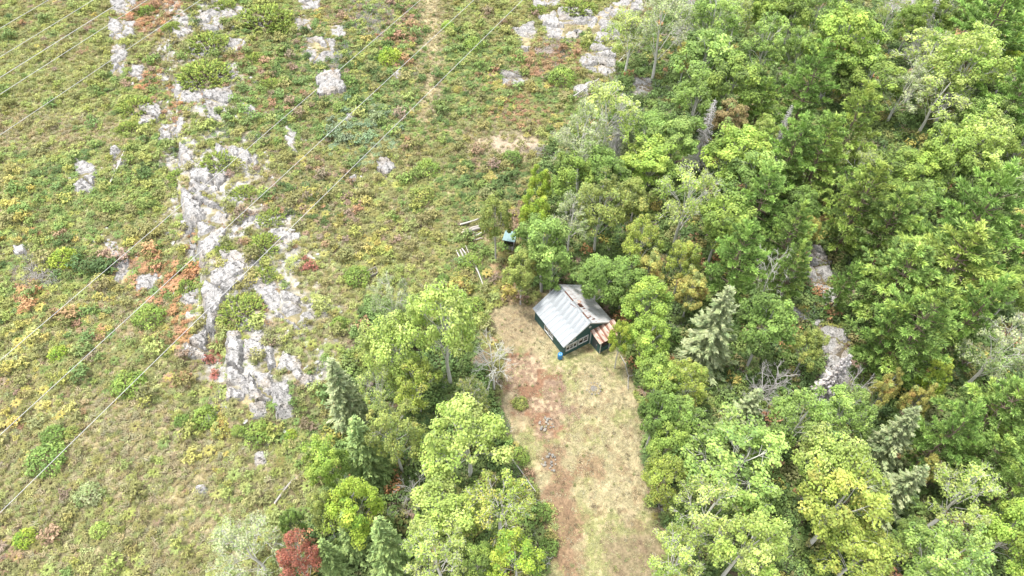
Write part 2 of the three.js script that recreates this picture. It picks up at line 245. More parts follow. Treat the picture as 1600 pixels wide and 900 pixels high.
// spruce or fir: dense cone of drooping flat sprays; dead ones keep grey branches and few needles
function spruceTree(seed, P, o = {}) {
  const R = rng(seed), crown = new MB(), wood = new MB(), twig = new MB(), H = 12, bark = o.dead ? BARK.grey : BARK.brown, RM = o.wide ?? 2.2;
  wood.limb([V(0, -0.4, 0), V((R() - 0.5) * 0.15, 5, (R() - 0.5) * 0.15), V(0, H, 0)], 0.18, 0.02, 6, bark);
  let turn = 0;
  for (let y = 1.0; y < H - 0.15; y += 0.34) {
    const f = (y - 1) / (H - 1), len = RM * Math.pow(1 - f, 0.85) * (0.85 + 0.25 * R()) + 0.12, nb = Math.max(5, Math.round(11 - 5 * f)); turn += 1.7;
    for (let b = 0; b < nb; b++) {
      const a = turn + b / nb * 6.2832 + (R() - 0.5) * 0.5, L = len * (o.dead ? 0.45 + 0.75 * R() : 0.78 + 0.36 * R()), droop = -0.28 + 0.55 * f + (R() - 0.5) * 0.15, dir = V(Math.cos(a), droop, Math.sin(a)), side = V(-Math.sin(a), 0, Math.cos(a));
      const base = V(0, y, 0), tip = base.clone().addScaledVector(dir, L); tip.y += 0.12 * L;
      if (o.dead || b % 2 === 0) twig.limb([base, base.clone().lerp(tip, 0.55).add(V(0, -0.05 * L, 0)), tip], o.dead ? 0.035 : 0.03, 0.012, 3, o.dead ? pick(P, R) : bark);
      if (o.dead) for (let q = 0; q < Math.round(L * 7); q++) { const s = 0.25 + 0.75 * R(), c = base.clone().lerp(tip, s), e = c.clone().addScaledVector(dir, 0.22).addScaledVector(side, (R() - 0.5) * 0.75 * L * (1.1 - s)); e.y -= 0.1 + 0.16 * R(); twig.limb([c, e], 0.02, 0.011, 3, pick(P, R)); }
      const main = pick(P, R), bright = 0.85 + 0.3 * R(), nT = Math.round((o.dead ? o.needles ?? 0 : 11) * L);
      for (let k = 0; k < nT; k++) {
        const s = 0.18 + 0.82 * (k + R()) / nT, sp = (R() - 0.5) * 1.1 * L * 0.42 * (1.15 - s), c = base.clone().lerp(tip, s).addScaledVector(side, sp); c.y -= Math.abs(sp) * 0.2;
        const t = dir.clone().addScaledVector(side, Math.sign(sp) * 0.7).add(V(0, 0.1 + 0.2 * R(), 0)).normalize(), n = V((R() - 0.5) * 0.8, 1, (R() - 0.5) * 0.8); n.addScaledVector(t, -n.dot(t)).normalize();
        for (let q = 0; q < 2; q++) crown.leaf(c.clone().add(V((R() - 0.5) * 0.16, q * 0.08, (R() - 0.5) * 0.16)), n, t, 0.13, 0.34 + 0.14 * R(), tint(R() < 0.8 ? main : pick(P, R), bright * (0.75 + 0.5 * R()), R));
      }
    }
  }
  const parts = [['trunk', wood.geo(), barkMat], ['branch', twig.geo(), barkMat]]; if (crown.p.length) parts.push(['crown', crown.geo(), needleMat]);
  return { H, hc: 5.2, R: RM, parts };
}
// leafless tree: forking bleached limbs
function bareTree(seed, colour, spread = 1) {
  const R = rng(seed), wood = new MB(), twig = new MB();
  const top = V((R() - 0.5) * 0.6, 6.5, (R() - 0.5) * 0.6);
  wood.limb([V(0, -0.4, 0), V(0.1, 2.5, 0), V(top.x * 0.6, 4.6, top.z * 0.6), top], 0.17, 0.05, 7, colour);
  const grow = (p, d, L, r, depth) => { const e = p.clone().addScaledVector(d, L); twig.limb(bent(p, e, R, 0.14), r, r * 0.55, 4, colour); if (depth) for (let k = 0; k < 3; k++) grow(p.clone().lerp(e, 0.45 + 0.5 * R()), d.clone().addScaledVector(sphereDir(R), 0.75).normalize(), L * (0.5 + 0.2 * R()), r * 0.6, depth - 1); };
  for (let k = 0; k < 13; k++) { const y = 2.6 + 4.6 * k / 13, a = k * 2.4, d = V(Math.cos(a) * spread, 0.5 + 0.5 * R(), Math.sin(a) * spread).normalize(); grow(V(top.x * y / 8, y, top.z * y / 8), d, 1.5 + 1.1 * R(), 0.06, 3); }
  return { H: 9, hc: 5.6, R: 2.9, parts: [['trunk', wood.geo(), barkMat], ['branch', twig.geo(), barkMat]] };
}
// bushes (about 1 m radius): leafy mound, or juniper of upswept sprays
function bushPlant(seed, P, o = {}) {
  const R = rng(seed), crown = new MB(), twig = new MB();
  for (let k = 0; k < 22; k++) {
    const u = (k + 0.5) / 22, y = 1 - u * 1.02, a = k * 2.39996, s = Math.sqrt(Math.max(0, 1 - y * y)), q = 0.6 + 0.25 * R(), dir = V(s * Math.cos(a), y, s * Math.sin(a)), c = V(dir.x * q, 0.15 + dir.y * q * (o.tall ?? 0.9), dir.z * q), rc = 0.26 + 0.16 * R(), main = pick(P, R), br = 0.84 + 0.32 * R();
    twig.limb(bent(V(0, -0.1, 0), c, R, 0.1), 0.022, 0.008, 3, BARK.brown);
    for (let l = 0; l < 60; l++) { const d = sphereDir(R).addScaledVector(dir, 0.7).normalize(), p = c.clone().addScaledVector(d, rc * (0.5 + 0.6 * R())), n = d.clone().addScaledVector(sphereDir(R), 0.8).add(V(0, 0.4, 0)).normalize(), t = sphereDir(R); t.addScaledVector(n, -t.dot(n)).normalize(); const z = (o.size ?? 0.13) * (0.6 + 0.8 * R()); p.y = Math.max(0.02, p.y); crown.leaf(p, n, t, z * 0.7, z, tint(R() < 0.8 ? main : pick(P, R), br * (0.75 + 0.5 * R()), R)); }
  }
  return { R: 1, parts: [['stem', twig.geo(), barkMat], ['foliage', crown.geo(), leafMat]] };
}
function juniperBush(seed, P) {
  const R = rng(seed), crown = new MB(), twig = new MB();
  for (let k = 0; k < 300; k++) {
    const a = k * 2.39996 + R(), r = Math.sqrt((k + 0.5) / 300) * (0.9 + 0.15 * R()) , hollow = vnoise(Math.cos(a) * r * 2.2 + 5, Math.sin(a) * r * 2.2, seed); if (hollow < 0.2) continue;
    const c = V(Math.cos(a) * r, 0.06 + 0.3 * (1 - r * r) * hollow + 0.06 * R(), Math.sin(a) * r), dir = V(Math.cos(a) * (0.2 + 0.7 * r) + (R() - 0.5) * 1.1, 0.75, Math.sin(a) * (0.2 + 0.7 * r) + (R() - 0.5) * 1.1).normalize(), main = pick(P, R), br = 0.8 + 0.4 * R(), L = 0.13 + 0.1 * R();
    twig.limb([V(c.x * 0.8, -0.05, c.z * 0.8), c, c.clone().addScaledVector(dir, L * 0.8)], 0.016, 0.006, 3, BARK.brown);
    for (let l = 0; l < 13; l++) { const s = R(), p = c.clone().addScaledVector(dir, L * s).addScaledVector(sphereDir(R), 0.05 * (1.2 - s)), t = dir.clone().addScaledVector(sphereDir(R), 0.6).normalize(), n = V(R() - 0.5, 1, R() - 0.5); n.addScaledVector(t, -n.dot(t)).normalize(); crown.leaf(p, n, t, 0.042, 0.085 + 0.035 * R(), tint(main, br * (0.72 + 0.56 * R()) * (0.85 + 0.3 * s), R)); }
  }
  return { R: 1, parts: [['stem', twig.geo(), barkMat], ['foliage', crown.geo(), needleMat]] };
}
const KIND = {
  aspen: (s, P) => broadTree(s, P, { lobes: 15, clumps: 120, leaves: 72, size: 0.20, rc: 0.52, flat: 0.8, bark: 'white', twigs: 2 }),
  thin: (s, P) => broadTree(s, P, { lobes: 13, clumps: 100, leaves: 40, size: 0.185, rc: 0.5, flat: 0.8, spread: 1.2, bark: 'pale', twigs: 7 }),
  broad: (s, P) => broadTree(s, P, { lobes: 16, clumps: 96, leaves: 112, size: 0.235, rc: 0.66, flat: 0.62, spread: 1.1, bark: 'grey', twigs: 0 }),
  pine: (s, P) => pineTree(s, P), spruce: (s, P) => spruceTree(s, P), greyspruce: (s, P) => spruceTree(s, P, { dead: true, needles: 16, wide: 2.4 }),
  deadspruce: (s, P) => spruceTree(s, P, { dead: true, wide: 1.5 }), bare: (s) => bareTree(s, BARK.white), greybare: (s) => bareTree(s, [0.36, 0.34, 0.33], 1.1),
  bush: (s, P) => bushPlant(s, P), juniper: (s, P) => juniperBush(s, P),
};
const NAME = { aspen: 'aspen_tree', thin: 'thin_birch_tree', broad: 'maple_tree', pine: 'pine_tree', spruce: 'spruce_tree', greyspruce: 'dying_spruce_tree', deadspruce: 'dead_spruce_tree', bare: 'dead_tree', greybare: 'leafless_tree', bush: 'bush', juniper: 'juniper_bush' };
const GROUP = { aspen: 'aspens of the forest and grove', thin: 'thin leaved birches', broad: 'broadleaf trees of the forest', pine: 'pines of the forest', spruce: 'green spruces', greyspruce: 'dying grey spruces', deadspruce: 'dead grey spruces', bare: 'bleached dead trees', greybare: 'leafless trees', bush: 'bushes on the open scrub', juniper: 'junipers on the granite ridge' };
const protos = {};
let planted = 0;
function proto(kind, pal) {
  const k = kind + '/' + pal, most = kind === 'juniper' || kind === 'deadspruce' ? 3 : /bare/.test(kind) ? 2 : 3, list = protos[k] ??= [], n = planted++;
  if (list.length < most && (list.length === 0 || n % 2 === 0)) { const p = KIND[kind](100 + Object.keys(protos).length * 17 + list.length * 5, PAL[pal]), g = new THREE.Group(); for (const [nm, geo, m] of p.parts) part(nm, geo, m, g); list.push({ ...p, g }); return list[list.length - 1]; }
  return list[n % list.length];
}
// one tree: crown centre (px, py) and crown radius r in the photograph's pixels
function tree(kind, pal, px, py, r, label, tallness = 1, cat = 'tree') {
  const P = proto(kind, pal), R = rng(px * 31 + py * 17), o = P.g.clone(); o.name = numbered(NAME[kind]);
  let pos = at(px, py, 5), s = 1, sy = 1;
  for (let i = 0; i < 4; i++) { s = metres(pos.clone().setY(pos.y), r) / P.R; sy = (0.5 * s + 0.65) * tallness * (0.84 + 0.36 * hash(px, py, 3)); if (/spruce/.test(kind)) sy = (0.7 * s + 0.3) * tallness; pos = at(px, py, P.hc * sy); }
  o.position.set(pos.x, gh(pos.x, pos.z) - 0.05, pos.z); o.rotation.set((R() - 0.5) * 0.07, R() * 6.28, (R() - 0.5) * 0.07); o.scale.set(s, sy, s);
  tag(o, label, cat, GROUP[kind]); scene.add(o); return o;
}
const BUSHAREAS = [];
function bush(kind, pal, px, py, r, label, tall = 1) {
  const P = proto(kind, pal), R = rng(px * 13 + py * 7), o = P.g.clone(); o.name = numbered(NAME[kind]);
  const p0 = onGround(px, py), s = metres(p0, r), pos = at(px, py, s * (kind === 'juniper' ? 0.15 : 0.4)), y = gh(pos.x, pos.z);
  o.position.set(pos.x, y - 0.03, pos.z); o.rotation.y = R() * 6.28; o.scale.set(s, s * tall * (kind === 'juniper' ? 0.8 : 1), s); BUSHAREAS.push([pos.x, pos.z, s * 0.85]); tag(o, label, 'bush', GROUP[kind]); scene.add(o);
}
// ---------------------------------------------------------------- the trees, one by one: [kind, colour, crown centre x, y, crown radius, label, tallness]
const TREES = [
  // far right forest
  ['deadspruce', 'dead', 1073, 30, 17, 'grey dead spruce at the far top of the forest left of a yellow-green aspen'],
  ['thin', 'paleaspen', 1035, 38, 46, 'thin pale birch with bent white stems at the right end of the far rock outcrop'],
  ['thin', 'lightaspen', 985, 52, 38, 'light yellow birch growing on the edge of the far granite outcrop'],
  ['aspen', 'greenaspen', 1115, 36, 46, 'yellow-green aspen at the far top right of the dead spruce'],
  ['thin', 'lightaspen', 1152, 26, 27, 'slender light aspen touching the right side of a fuller aspen at the top edge'],
  ['broad', 'green', 1197, 14, 36, 'green maple on the top edge of the photo with a few orange leaves'],
  ['broad', 'green', 1240, 24, 34, 'mid green maple at the top edge between two other green maples'],
  ['aspen', 'greenaspen', 1280, 10, 32, 'green aspen cut by the top edge above the large light green maple'],
  ['broad', 'bright', 1320, 66, 52, 'large light green round maple near the top of the forest'],
  ['aspen', 'greenaspen', 1195, 72, 36, 'dull green aspen left below two top edge maples'],
  ['thin', 'lightaspen', 1393, 20, 26, 'thin pale aspen in front of the bright bare rock at the top edge'],
  ['deadspruce', 'dead', 1442, 48, 15, 'leaning white-grey dead spruce at the top right left of a bluish pine'],
  ['broad', 'green', 1425, 36, 24, 'small green maple beside the white-grey leaning spruce'],
  ['pine', 'pineblue', 1537, 48, 62, 'broad bluish green pine in the top right corner area'],
  ['broad', 'green', 1480, 12, 34, 'green maple at the top edge left of the corner pine'],
  ['broad', 'bright', 1588, 16, 30, 'bright green maple in the extreme top right corner'],
  ['thin', 'lightaspen', 1450, 92, 52, 'pale yellow-green aspen with open crown under the leaning dead spruce'],
  ['aspen', 'lightaspen', 1512, 104, 56, 'large pale yellow aspen under the corner pine'],
  ['thin', 'lightaspen', 1468, 148, 48, 'pale aspen whose white trunks show below its crown near the top right'],
  ['thin', 'paleaspen', 1413, 138, 42, 'greyish pale aspen with bare leaning white stem left of the pale aspen cluster'],
  ['broad', 'green', 1358, 126, 44, 'mid green maple just below the large light green round maple'],
  ['broad', 'dark', 1296, 116, 30, 'smaller dark maple between a pine and a green maple in the upper forest'],
  ['pine', 'pineblue', 1258, 142, 42, 'blue-green pine below left of the large light green round maple'],
  ['aspen', 'greenaspen', 1245, 84, 26, 'narrow green aspen squeezed left of the light green round maple'],
  ['broad', 'bluish', 1100, 104, 52, 'broad bluish green maple at the forest edge below the far aspens'],
  ['broad', 'green', 1148, 132, 46, 'green maple left of the slender dark spruce in the upper forest'],
  ['spruce', 'spruce', 1198, 150, 17, 'slender green spruce standing alone among maples in the upper forest'],
  ['pine', 'pine', 1184, 168, 30, 'small green pine at the foot of the slender spruce'],
  ['aspen', 'greenaspen', 1090, 150, 40, 'yellow-green aspen below the broad bluish maple at the forest edge'],
  ['broad', 'gold', 1069, 94, 15, 'small yellow tree at the forest edge left of the broad bluish maple'],
  ['broad', 'orange', 1138, 190, 28, 'orange-red tinted maple above the grey dead spruce in mid forest'],
  ['aspen', 'lightaspen', 1195, 208, 22, 'small pale aspen between the orange maple and a short dead spruce'],
  ['deadspruce', 'dead', 1219, 216, 13, 'short grey dead spruce top right of the small pale aspen'],
  ['deadspruce', 'dead', 1096, 220, 18, 'tall grey dead spruce left of the orange-red tinted maple'],
  ['broad', 'bright', 1150, 244, 50, 'bright green maple crown right of the tall grey dead spruce'],
  ['broad', 'bluish', 1172, 285, 48, 'bluish green maple below the bright crown beside the tall dead spruce'],
  ['pine', 'pineblue', 1230, 250, 46, 'blue-green pine below the short grey dead spruce'],
  ['pine', 'pine', 1275, 252, 50, 'green pine standing right of a blue-green pine in mid forest'],
  ['pine', 'pineyellow', 1320, 215, 46, 'yellowish pine uphill of two green pines in mid forest'],
  ['thin', 'lightaspen', 1343, 264, 34, 'light open aspen right of the green mid forest pine'],
  ['broad', 'green', 1398, 268, 40, 'green maple left of a lighter green maple in the right mid forest'],
  ['broad', 'bright', 1446, 272, 38, 'lighter green maple below the white trunked aspens'],
  ['broad', 'green', 1478, 250, 42, 'dense green maple below right of the white trunked pale aspens'],
  ['aspen', 'lightaspen', 1518, 224, 50, 'large pale aspen near the right edge above a bluish maple'],
  ['aspen', 'greenaspen', 1542, 186, 40, 'green aspen near the right edge uphill of a large pale aspen'],
  ['pine', 'pineblue', 1582, 158, 50, 'bluish pine on the right edge of the photo in the upper part'],
  ['broad', 'lime', 1589, 92, 28, 'lime green maple on the right edge above the bluish pine'],
  ['broad', 'green', 1589, 236, 32, 'green maple on the right edge below the bluish pine'],
  ['thin', 'paleaspen', 1568, 286, 27, 'half bare pale birch near the right edge above the wide pines'],
  ['broad', 'bluish', 1530, 280, 34, 'bluish maple left of the half bare birch near the right edge'],
  // right middle
  ['thin', 'lightaspen', 1072, 312, 52, 'open yellow-green birch with bare white limbs above the golden trees'],
  ['broad', 'green', 1127, 348, 42, 'green maple right of the open birch with bare white limbs'],
  ['pine', 'pineblue', 1186, 326, 44, 'blue-green pine uphill of the feathery pine right of the golden trees'],
  ['pine', 'pineblue', 1147, 412, 47, 'feathery blue-green pine right of the golden trees'],
  ['pine', 'pine', 1229, 374, 38, 'narrow green pine left of the upper bare rock gap'],
  ['pine', 'pine', 1235, 432, 32, 'low green pine touching the left side of the bare rock gap'],
  ['pine', 'pineyellow', 1340, 326, 50, 'wide yellow-tipped pine above the bare rock gap'],
  ['pine', 'pine', 1388, 362, 44, 'green pine right of the wide yellow-tipped pine'],
  ['broad', 'dark', 1252, 330, 26, 'dark maple above the narrow pine left of the rock gap'],
  ['broad', 'gold', 1266, 360, 15, 'small golden-brown tree just above the bare rock gap'],
  ['broad', 'green', 1400, 312, 32, 'green maple between the two wide pines of the right forest'],
  ['aspen', 'greenaspen', 1432, 316, 32, 'green aspen left of the widest bluish pine'],
  ['pine', 'pineblue', 1520, 352, 72, 'very wide bluish pine at the right above the largest pine group'],
  ['pine', 'pineblue', 1588, 372, 40, 'bluish pine cut by the right edge beside the very wide pine'],
  ['pine', 'pineyellow', 1478, 430, 82, 'largest yellow-green pine right of the rock gap'],
  ['pine', 'pine', 1402, 446, 68, 'large green pine left of the largest yellow-green pine'],
  ['pine', 'pine', 1424, 520, 62, 'large green pine below the largest pine and right of the bare rock'],
  ['pine', 'pineblue', 1380, 528, 34, 'smaller pine leaning over the right side of the bare rock slab'],
  ['broad', 'green', 1589, 452, 32, 'green maple on the right edge at mid height'],
  ['thin', 'paleaspen', 1560, 548, 52, 'pale open birch with white stems near the right edge at mid height'],
  ['broad', 'lime', 1458, 594, 24, 'vivid lime green small maple under the large pines'],
  ['pine', 'pineblue', 1510, 500, 44, 'dark bluish pine under the right flank of the largest pine'],
  ['broad', 'dark', 1197, 510, 46, 'round dense dark green maple left of the bare rock slab'],
  ['greyspruce', 'greyspruce', 1112, 524, 46, 'large pale grey-green dying spruce right of the clearing trees'],
  ['broad', 'gold', 1080, 452, 27, 'golden yellow tree above the pale dying spruce'],
  ['aspen', 'yellowaspen', 1068, 408, 27, 'yellow-green aspen uphill of the golden tree behind the cabin'],
  ['bare', 'dead', 1206, 428, 30, 'bare white branched tree leaning between two pines'],
  ['greybare', 'dead', 1214, 594, 28, 'grey leafless twiggy tree left of the pale rock'],
  ['greyspruce', 'dead', 1302, 594, 22, 'whitish dead spruce at the lower end of the bare rock'],
  ['broad', 'olive', 1262, 546, 24, 'low olive brown tree on the left of the bare rock slab'],
  ['pine', 'pineblue', 1316, 446, 22, 'small dark pine on the right side of the upper rock gap'],
  // lower right
  ['aspen', 'greenaspen', 1150, 726, 82, 'big round fresh green aspen at the lower right of the clearing'],
  ['aspen', 'greenaspen', 1248, 660, 52, 'fresh green aspen above right of the big round one'],
  ['aspen', 'greenaspen', 1312, 652, 44, 'yellow-green aspen left of the tall grey-green spruces'],
  ['aspen', 'lightaspen', 1296, 726, 60, 'light yellow aspen at the middle of the lower right aspen cluster'],
  ['aspen', 'yellowaspen', 1312, 800, 76, 'large yellow aspen with a leaning white trunk at lower right'],
  ['aspen', 'yellowaspen', 1346, 872, 60, 'yellow aspen cut by the bottom edge under the large yellow one'],
  ['thin', 'lightaspen', 1102, 806, 56, 'pale half bare aspen with white branches beside the clearing end'],
  ['aspen', 'lightaspen', 1165, 852, 62, 'pale yellow aspen at the bottom edge right of the half bare one'],
  ['thin', 'lightaspen', 1058, 874, 50, 'pale aspen at the bottom edge nearest the clearing on its right side'],
  ['greyspruce', 'greyspruce', 1390, 694, 37, 'grey-green spruce right of the lower right aspen cluster'],
  ['greyspruce', 'greyspruce', 1396, 768, 36, 'pale grey-green spruce standing below another one beside the yellow aspen'],
  ['thin', 'lightaspen', 1502, 780, 58, 'open light green birch with fan of bare limbs at lower right'],
  ['aspen', 'greenaspen', 1465, 876, 62, 'light green aspen at the bottom edge right of the yellow aspens'],
  ['pine', 'pine', 1545, 648, 64, 'feathery green pine near the right edge in the lower half'],
  ['pine', 'pine', 1594, 648, 44, 'green pine cut by the right edge in the lower half'],
  ['pine', 'pineblue', 1478, 684, 40, 'bluish pine with drooping plumes left of the feathery green pine'],
  ['pine', 'pine', 1532, 722, 46, 'green pine just above the open light green birch'],
  ['broad', 'bright', 1582, 836, 50, 'bright green maple at the right edge near the bottom'],
  ['pine', 'pine', 1590, 752, 40, 'green pine on the right edge above the bright maple'],
  ['broad', 'gold', 1379, 616, 18, 'small yellow bushy tree below the whitish dead spruce'],
  ['broad', 'gold', 1433, 634, 20, 'orange-yellow small tree under the vivid lime maple'],
  ['broad', 'gold', 1452, 738, 18, 'rusty gold small tree left of the open light green birch'],
  ['aspen', 'greenaspen', 1420, 840, 30, 'small green aspen in the gap between yellow aspens and bottom birch'],
  ['aspen', 'yellowaspen', 1077, 598, 36, 'yellow-green aspen on the forest side below the dying spruce'],
  ['greyspruce', 'greyspruce', 1158, 648, 32, 'dull grey-green spruce above the big round aspen'],
  ['greybare', 'dead', 1188, 618, 26, 'grey leafless tree above the fresh green aspen'],
  ['greybare', 'dead', 1330, 606, 24, 'thin grey leafless tree beside the whitish dead spruce'],
  // right border of the clearing
  ['broad', 'bright', 1010, 482, 40, 'bright green maple directly right of the cabin porch'],
  ['broad', 'lime', 970, 530, 18, 'low lime green maple bough touching the rusty porch roof'],
  ['broad', 'bright', 1012, 536, 34, 'green maple with orange leaves below the one beside the porch'],
  ['broad', 'green', 1028, 596, 36, 'green maple bordering the clearing beside the fallen white poles'],
  ['aspen', 'greenaspen', 1060, 652, 38, 'fresh green aspen standing behind the clearing border maples'],
  ['broad', 'dark', 1024, 652, 32, 'dark green maple on the right border of the clearing'],
  ['broad', 'green', 1040, 700, 32, 'leafy green tree on the right border above the yellowish one'],
  ['aspen', 'yellowaspen', 1036, 744, 36, 'yellowish aspen on the right border where the clearing narrows'],
  // behind the cabin
  ['broad', 'bluish', 850, 386, 44, 'tall bluish green maple left behind the cabin'],
  ['broad', 'bluish', 862, 416, 27, 'lower bluish maple hanging over the upper corner of the cabin'],
  ['broad', 'lime', 838, 342, 25, 'yellow-lime maple at the outer corner of the trees near the outhouse'],
  ['broad', 'olive', 814, 424, 28, 'olive shrubby tree beside the trail to the outhouse'],
  ['thin', 'paleaspen', 892, 348, 36, 'slim birch with a straight white trunk behind the cabin'],
  ['aspen', 'olive', 938, 326, 44, 'olive aspen with bare grey limb in the wood behind the cabin'],
  ['broad', 'dark', 935, 436, 40, 'dark green maple overhanging the right roof slope of the cabin'],
  ['broad', 'dark', 975, 440, 34, 'dark maple between the cabin roof and the golden tree'],
  ['broad', 'gold', 1012, 428, 27, 'golden orange tree right behind the cabin'],
  ['aspen', 'yellowaspen', 1003, 380, 32, 'yellow-green aspen just above the golden orange tree'],
  ['broad', 'olive', 988, 324, 32, 'dull olive tree in shade between the olive aspen and the open birch'],
  ['thin', 'lightaspen', 946, 186, 54, 'sparse yellow-green birch at the forest tip below the far outcrop'],
  ['thin', 'paleaspen', 910, 222, 46, 'sparse pale birch at the outer edge of the forest tip'],
  ['deadspruce', 'dead', 966, 214, 20, 'grey bare spruce inside the forest tip between two birches'],
  ['broad', 'bright', 1014, 262, 45, 'bright green maple in the middle of the forest tip'],
  ['broad', 'bluish', 1012, 208, 38, 'bluish maple right of the grey bare spruce'],
  ['broad', 'bluish', 1054, 216, 40, 'bluish green maple left of the tall grey dead spruce'],
  ['broad', 'green', 890, 276, 34, 'green maple at the left outer edge above the slim white trunk birch'],
  ['broad', 'lime', 846, 288, 18, 'small lime yellow tree at the outermost left corner of the forest'],
  ['broad', 'dark', 945, 272, 38, 'shaded dark maple inside the forest tip'],
  ['greyspruce', 'greyspruce', 978, 250, 20, 'pale thin spruce among maples of the forest tip'],
  ['broad', 'olive', 773, 346, 26, 'leafy tree between the log pile and the outhouse'],
  // left grove
  ['aspen', 'lightaspen', 693, 510, 62, 'tall pale yellow-green aspen with straight white trunk left of the clearing', 1.12],
  ['aspen', 'lightaspen', 612, 540, 52, 'pale aspen at the upper left of the grove beside the scrub', 1.25],
  ['aspen', 'yellowaspen', 648, 600, 42, 'yellow-green aspen under the two tall pale aspens of the left grove'],
  ['thin', 'lightaspen', 590, 610, 32, 'slender pale aspen right of the tall pale green spruce'],
  ['thin', 'paleaspen', 613, 470, 32, 'half bare whitish aspen at the top of the left grove'],
  ['bare', 'dead', 770, 566, 36, 'bleached bare tree at the left edge of the red soil'],
  ['aspen', 'olive', 613, 680, 46, 'yellow-olive aspen with ochre leaves in the middle of the left grove'],
  ['thin', 'olive', 738, 615, 26, 'thin aspen with white trunk beneath the bleached bare tree'],
  ['aspen', 'lightaspen', 728, 690, 72, 'large yellow-green aspen at the right middle of the left grove'],
  ['thin', 'yellowaspen', 780, 786, 56, 'yellow aspen with many white branches beside the clearing foot'],
  ['aspen', 'lightaspen', 692, 806, 58, 'light aspen with white limbs near the bottom of the left grove'],
  ['thin', 'lightaspen', 682, 874, 56, 'pale half bare aspen on the bottom edge in the left grove'],
  ['aspen', 'lime', 806, 880, 46, 'vivid green aspen on the bottom edge beside the clearing'],
  ['broad', 'green', 745, 882, 32, 'green maple on the bottom edge between a pale and a vivid aspen'],
  ['spruce', 'spruce', 570, 706, 38, 'tall bluish spruce in the left grove with a pointed top'],
  ['spruce', 'greyspruce', 538, 616, 36, 'tall pale green spruce at the left border of the grove'],
  ['broad', 'bright', 515, 730, 34, 'bright green maple on the left border of the grove below the pale spruce'],
  ['broad', 'lime', 555, 792, 44, 'yellow-green maple left of the dark gap in the grove'],
  ['spruce', 'spruce', 552, 846, 28, 'smaller blue-green spruce near the bottom of the grove'],
  ['spruce', 'spruce', 605, 862, 36, 'wide green spruce near the bottom right of a smaller spruce'],
  ['aspen', 'red', 466, 880, 38, 'red maple at the bottom edge left of the grove'],
  ['thin', 'paleaspen', 388, 862, 56, 'whitish half bare aspen at the bottom edge left of the red maple'],
  ['broad', 'dark', 458, 820, 18, 'small dark green tree just above the red maple'],
  ['spruce', 'spruce', 520, 876, 26, 'green spruce on the bottom edge right of the red maple'],
  ['broad', 'olive', 505, 805, 22, 'olive leafy tree above the bottom edge spruces'],
  ['greybare', 'dead', 648, 770, 24, 'leafless twiggy tree in the dark gap of the left grove'],
];
for (const t of TREES) tree(...t);

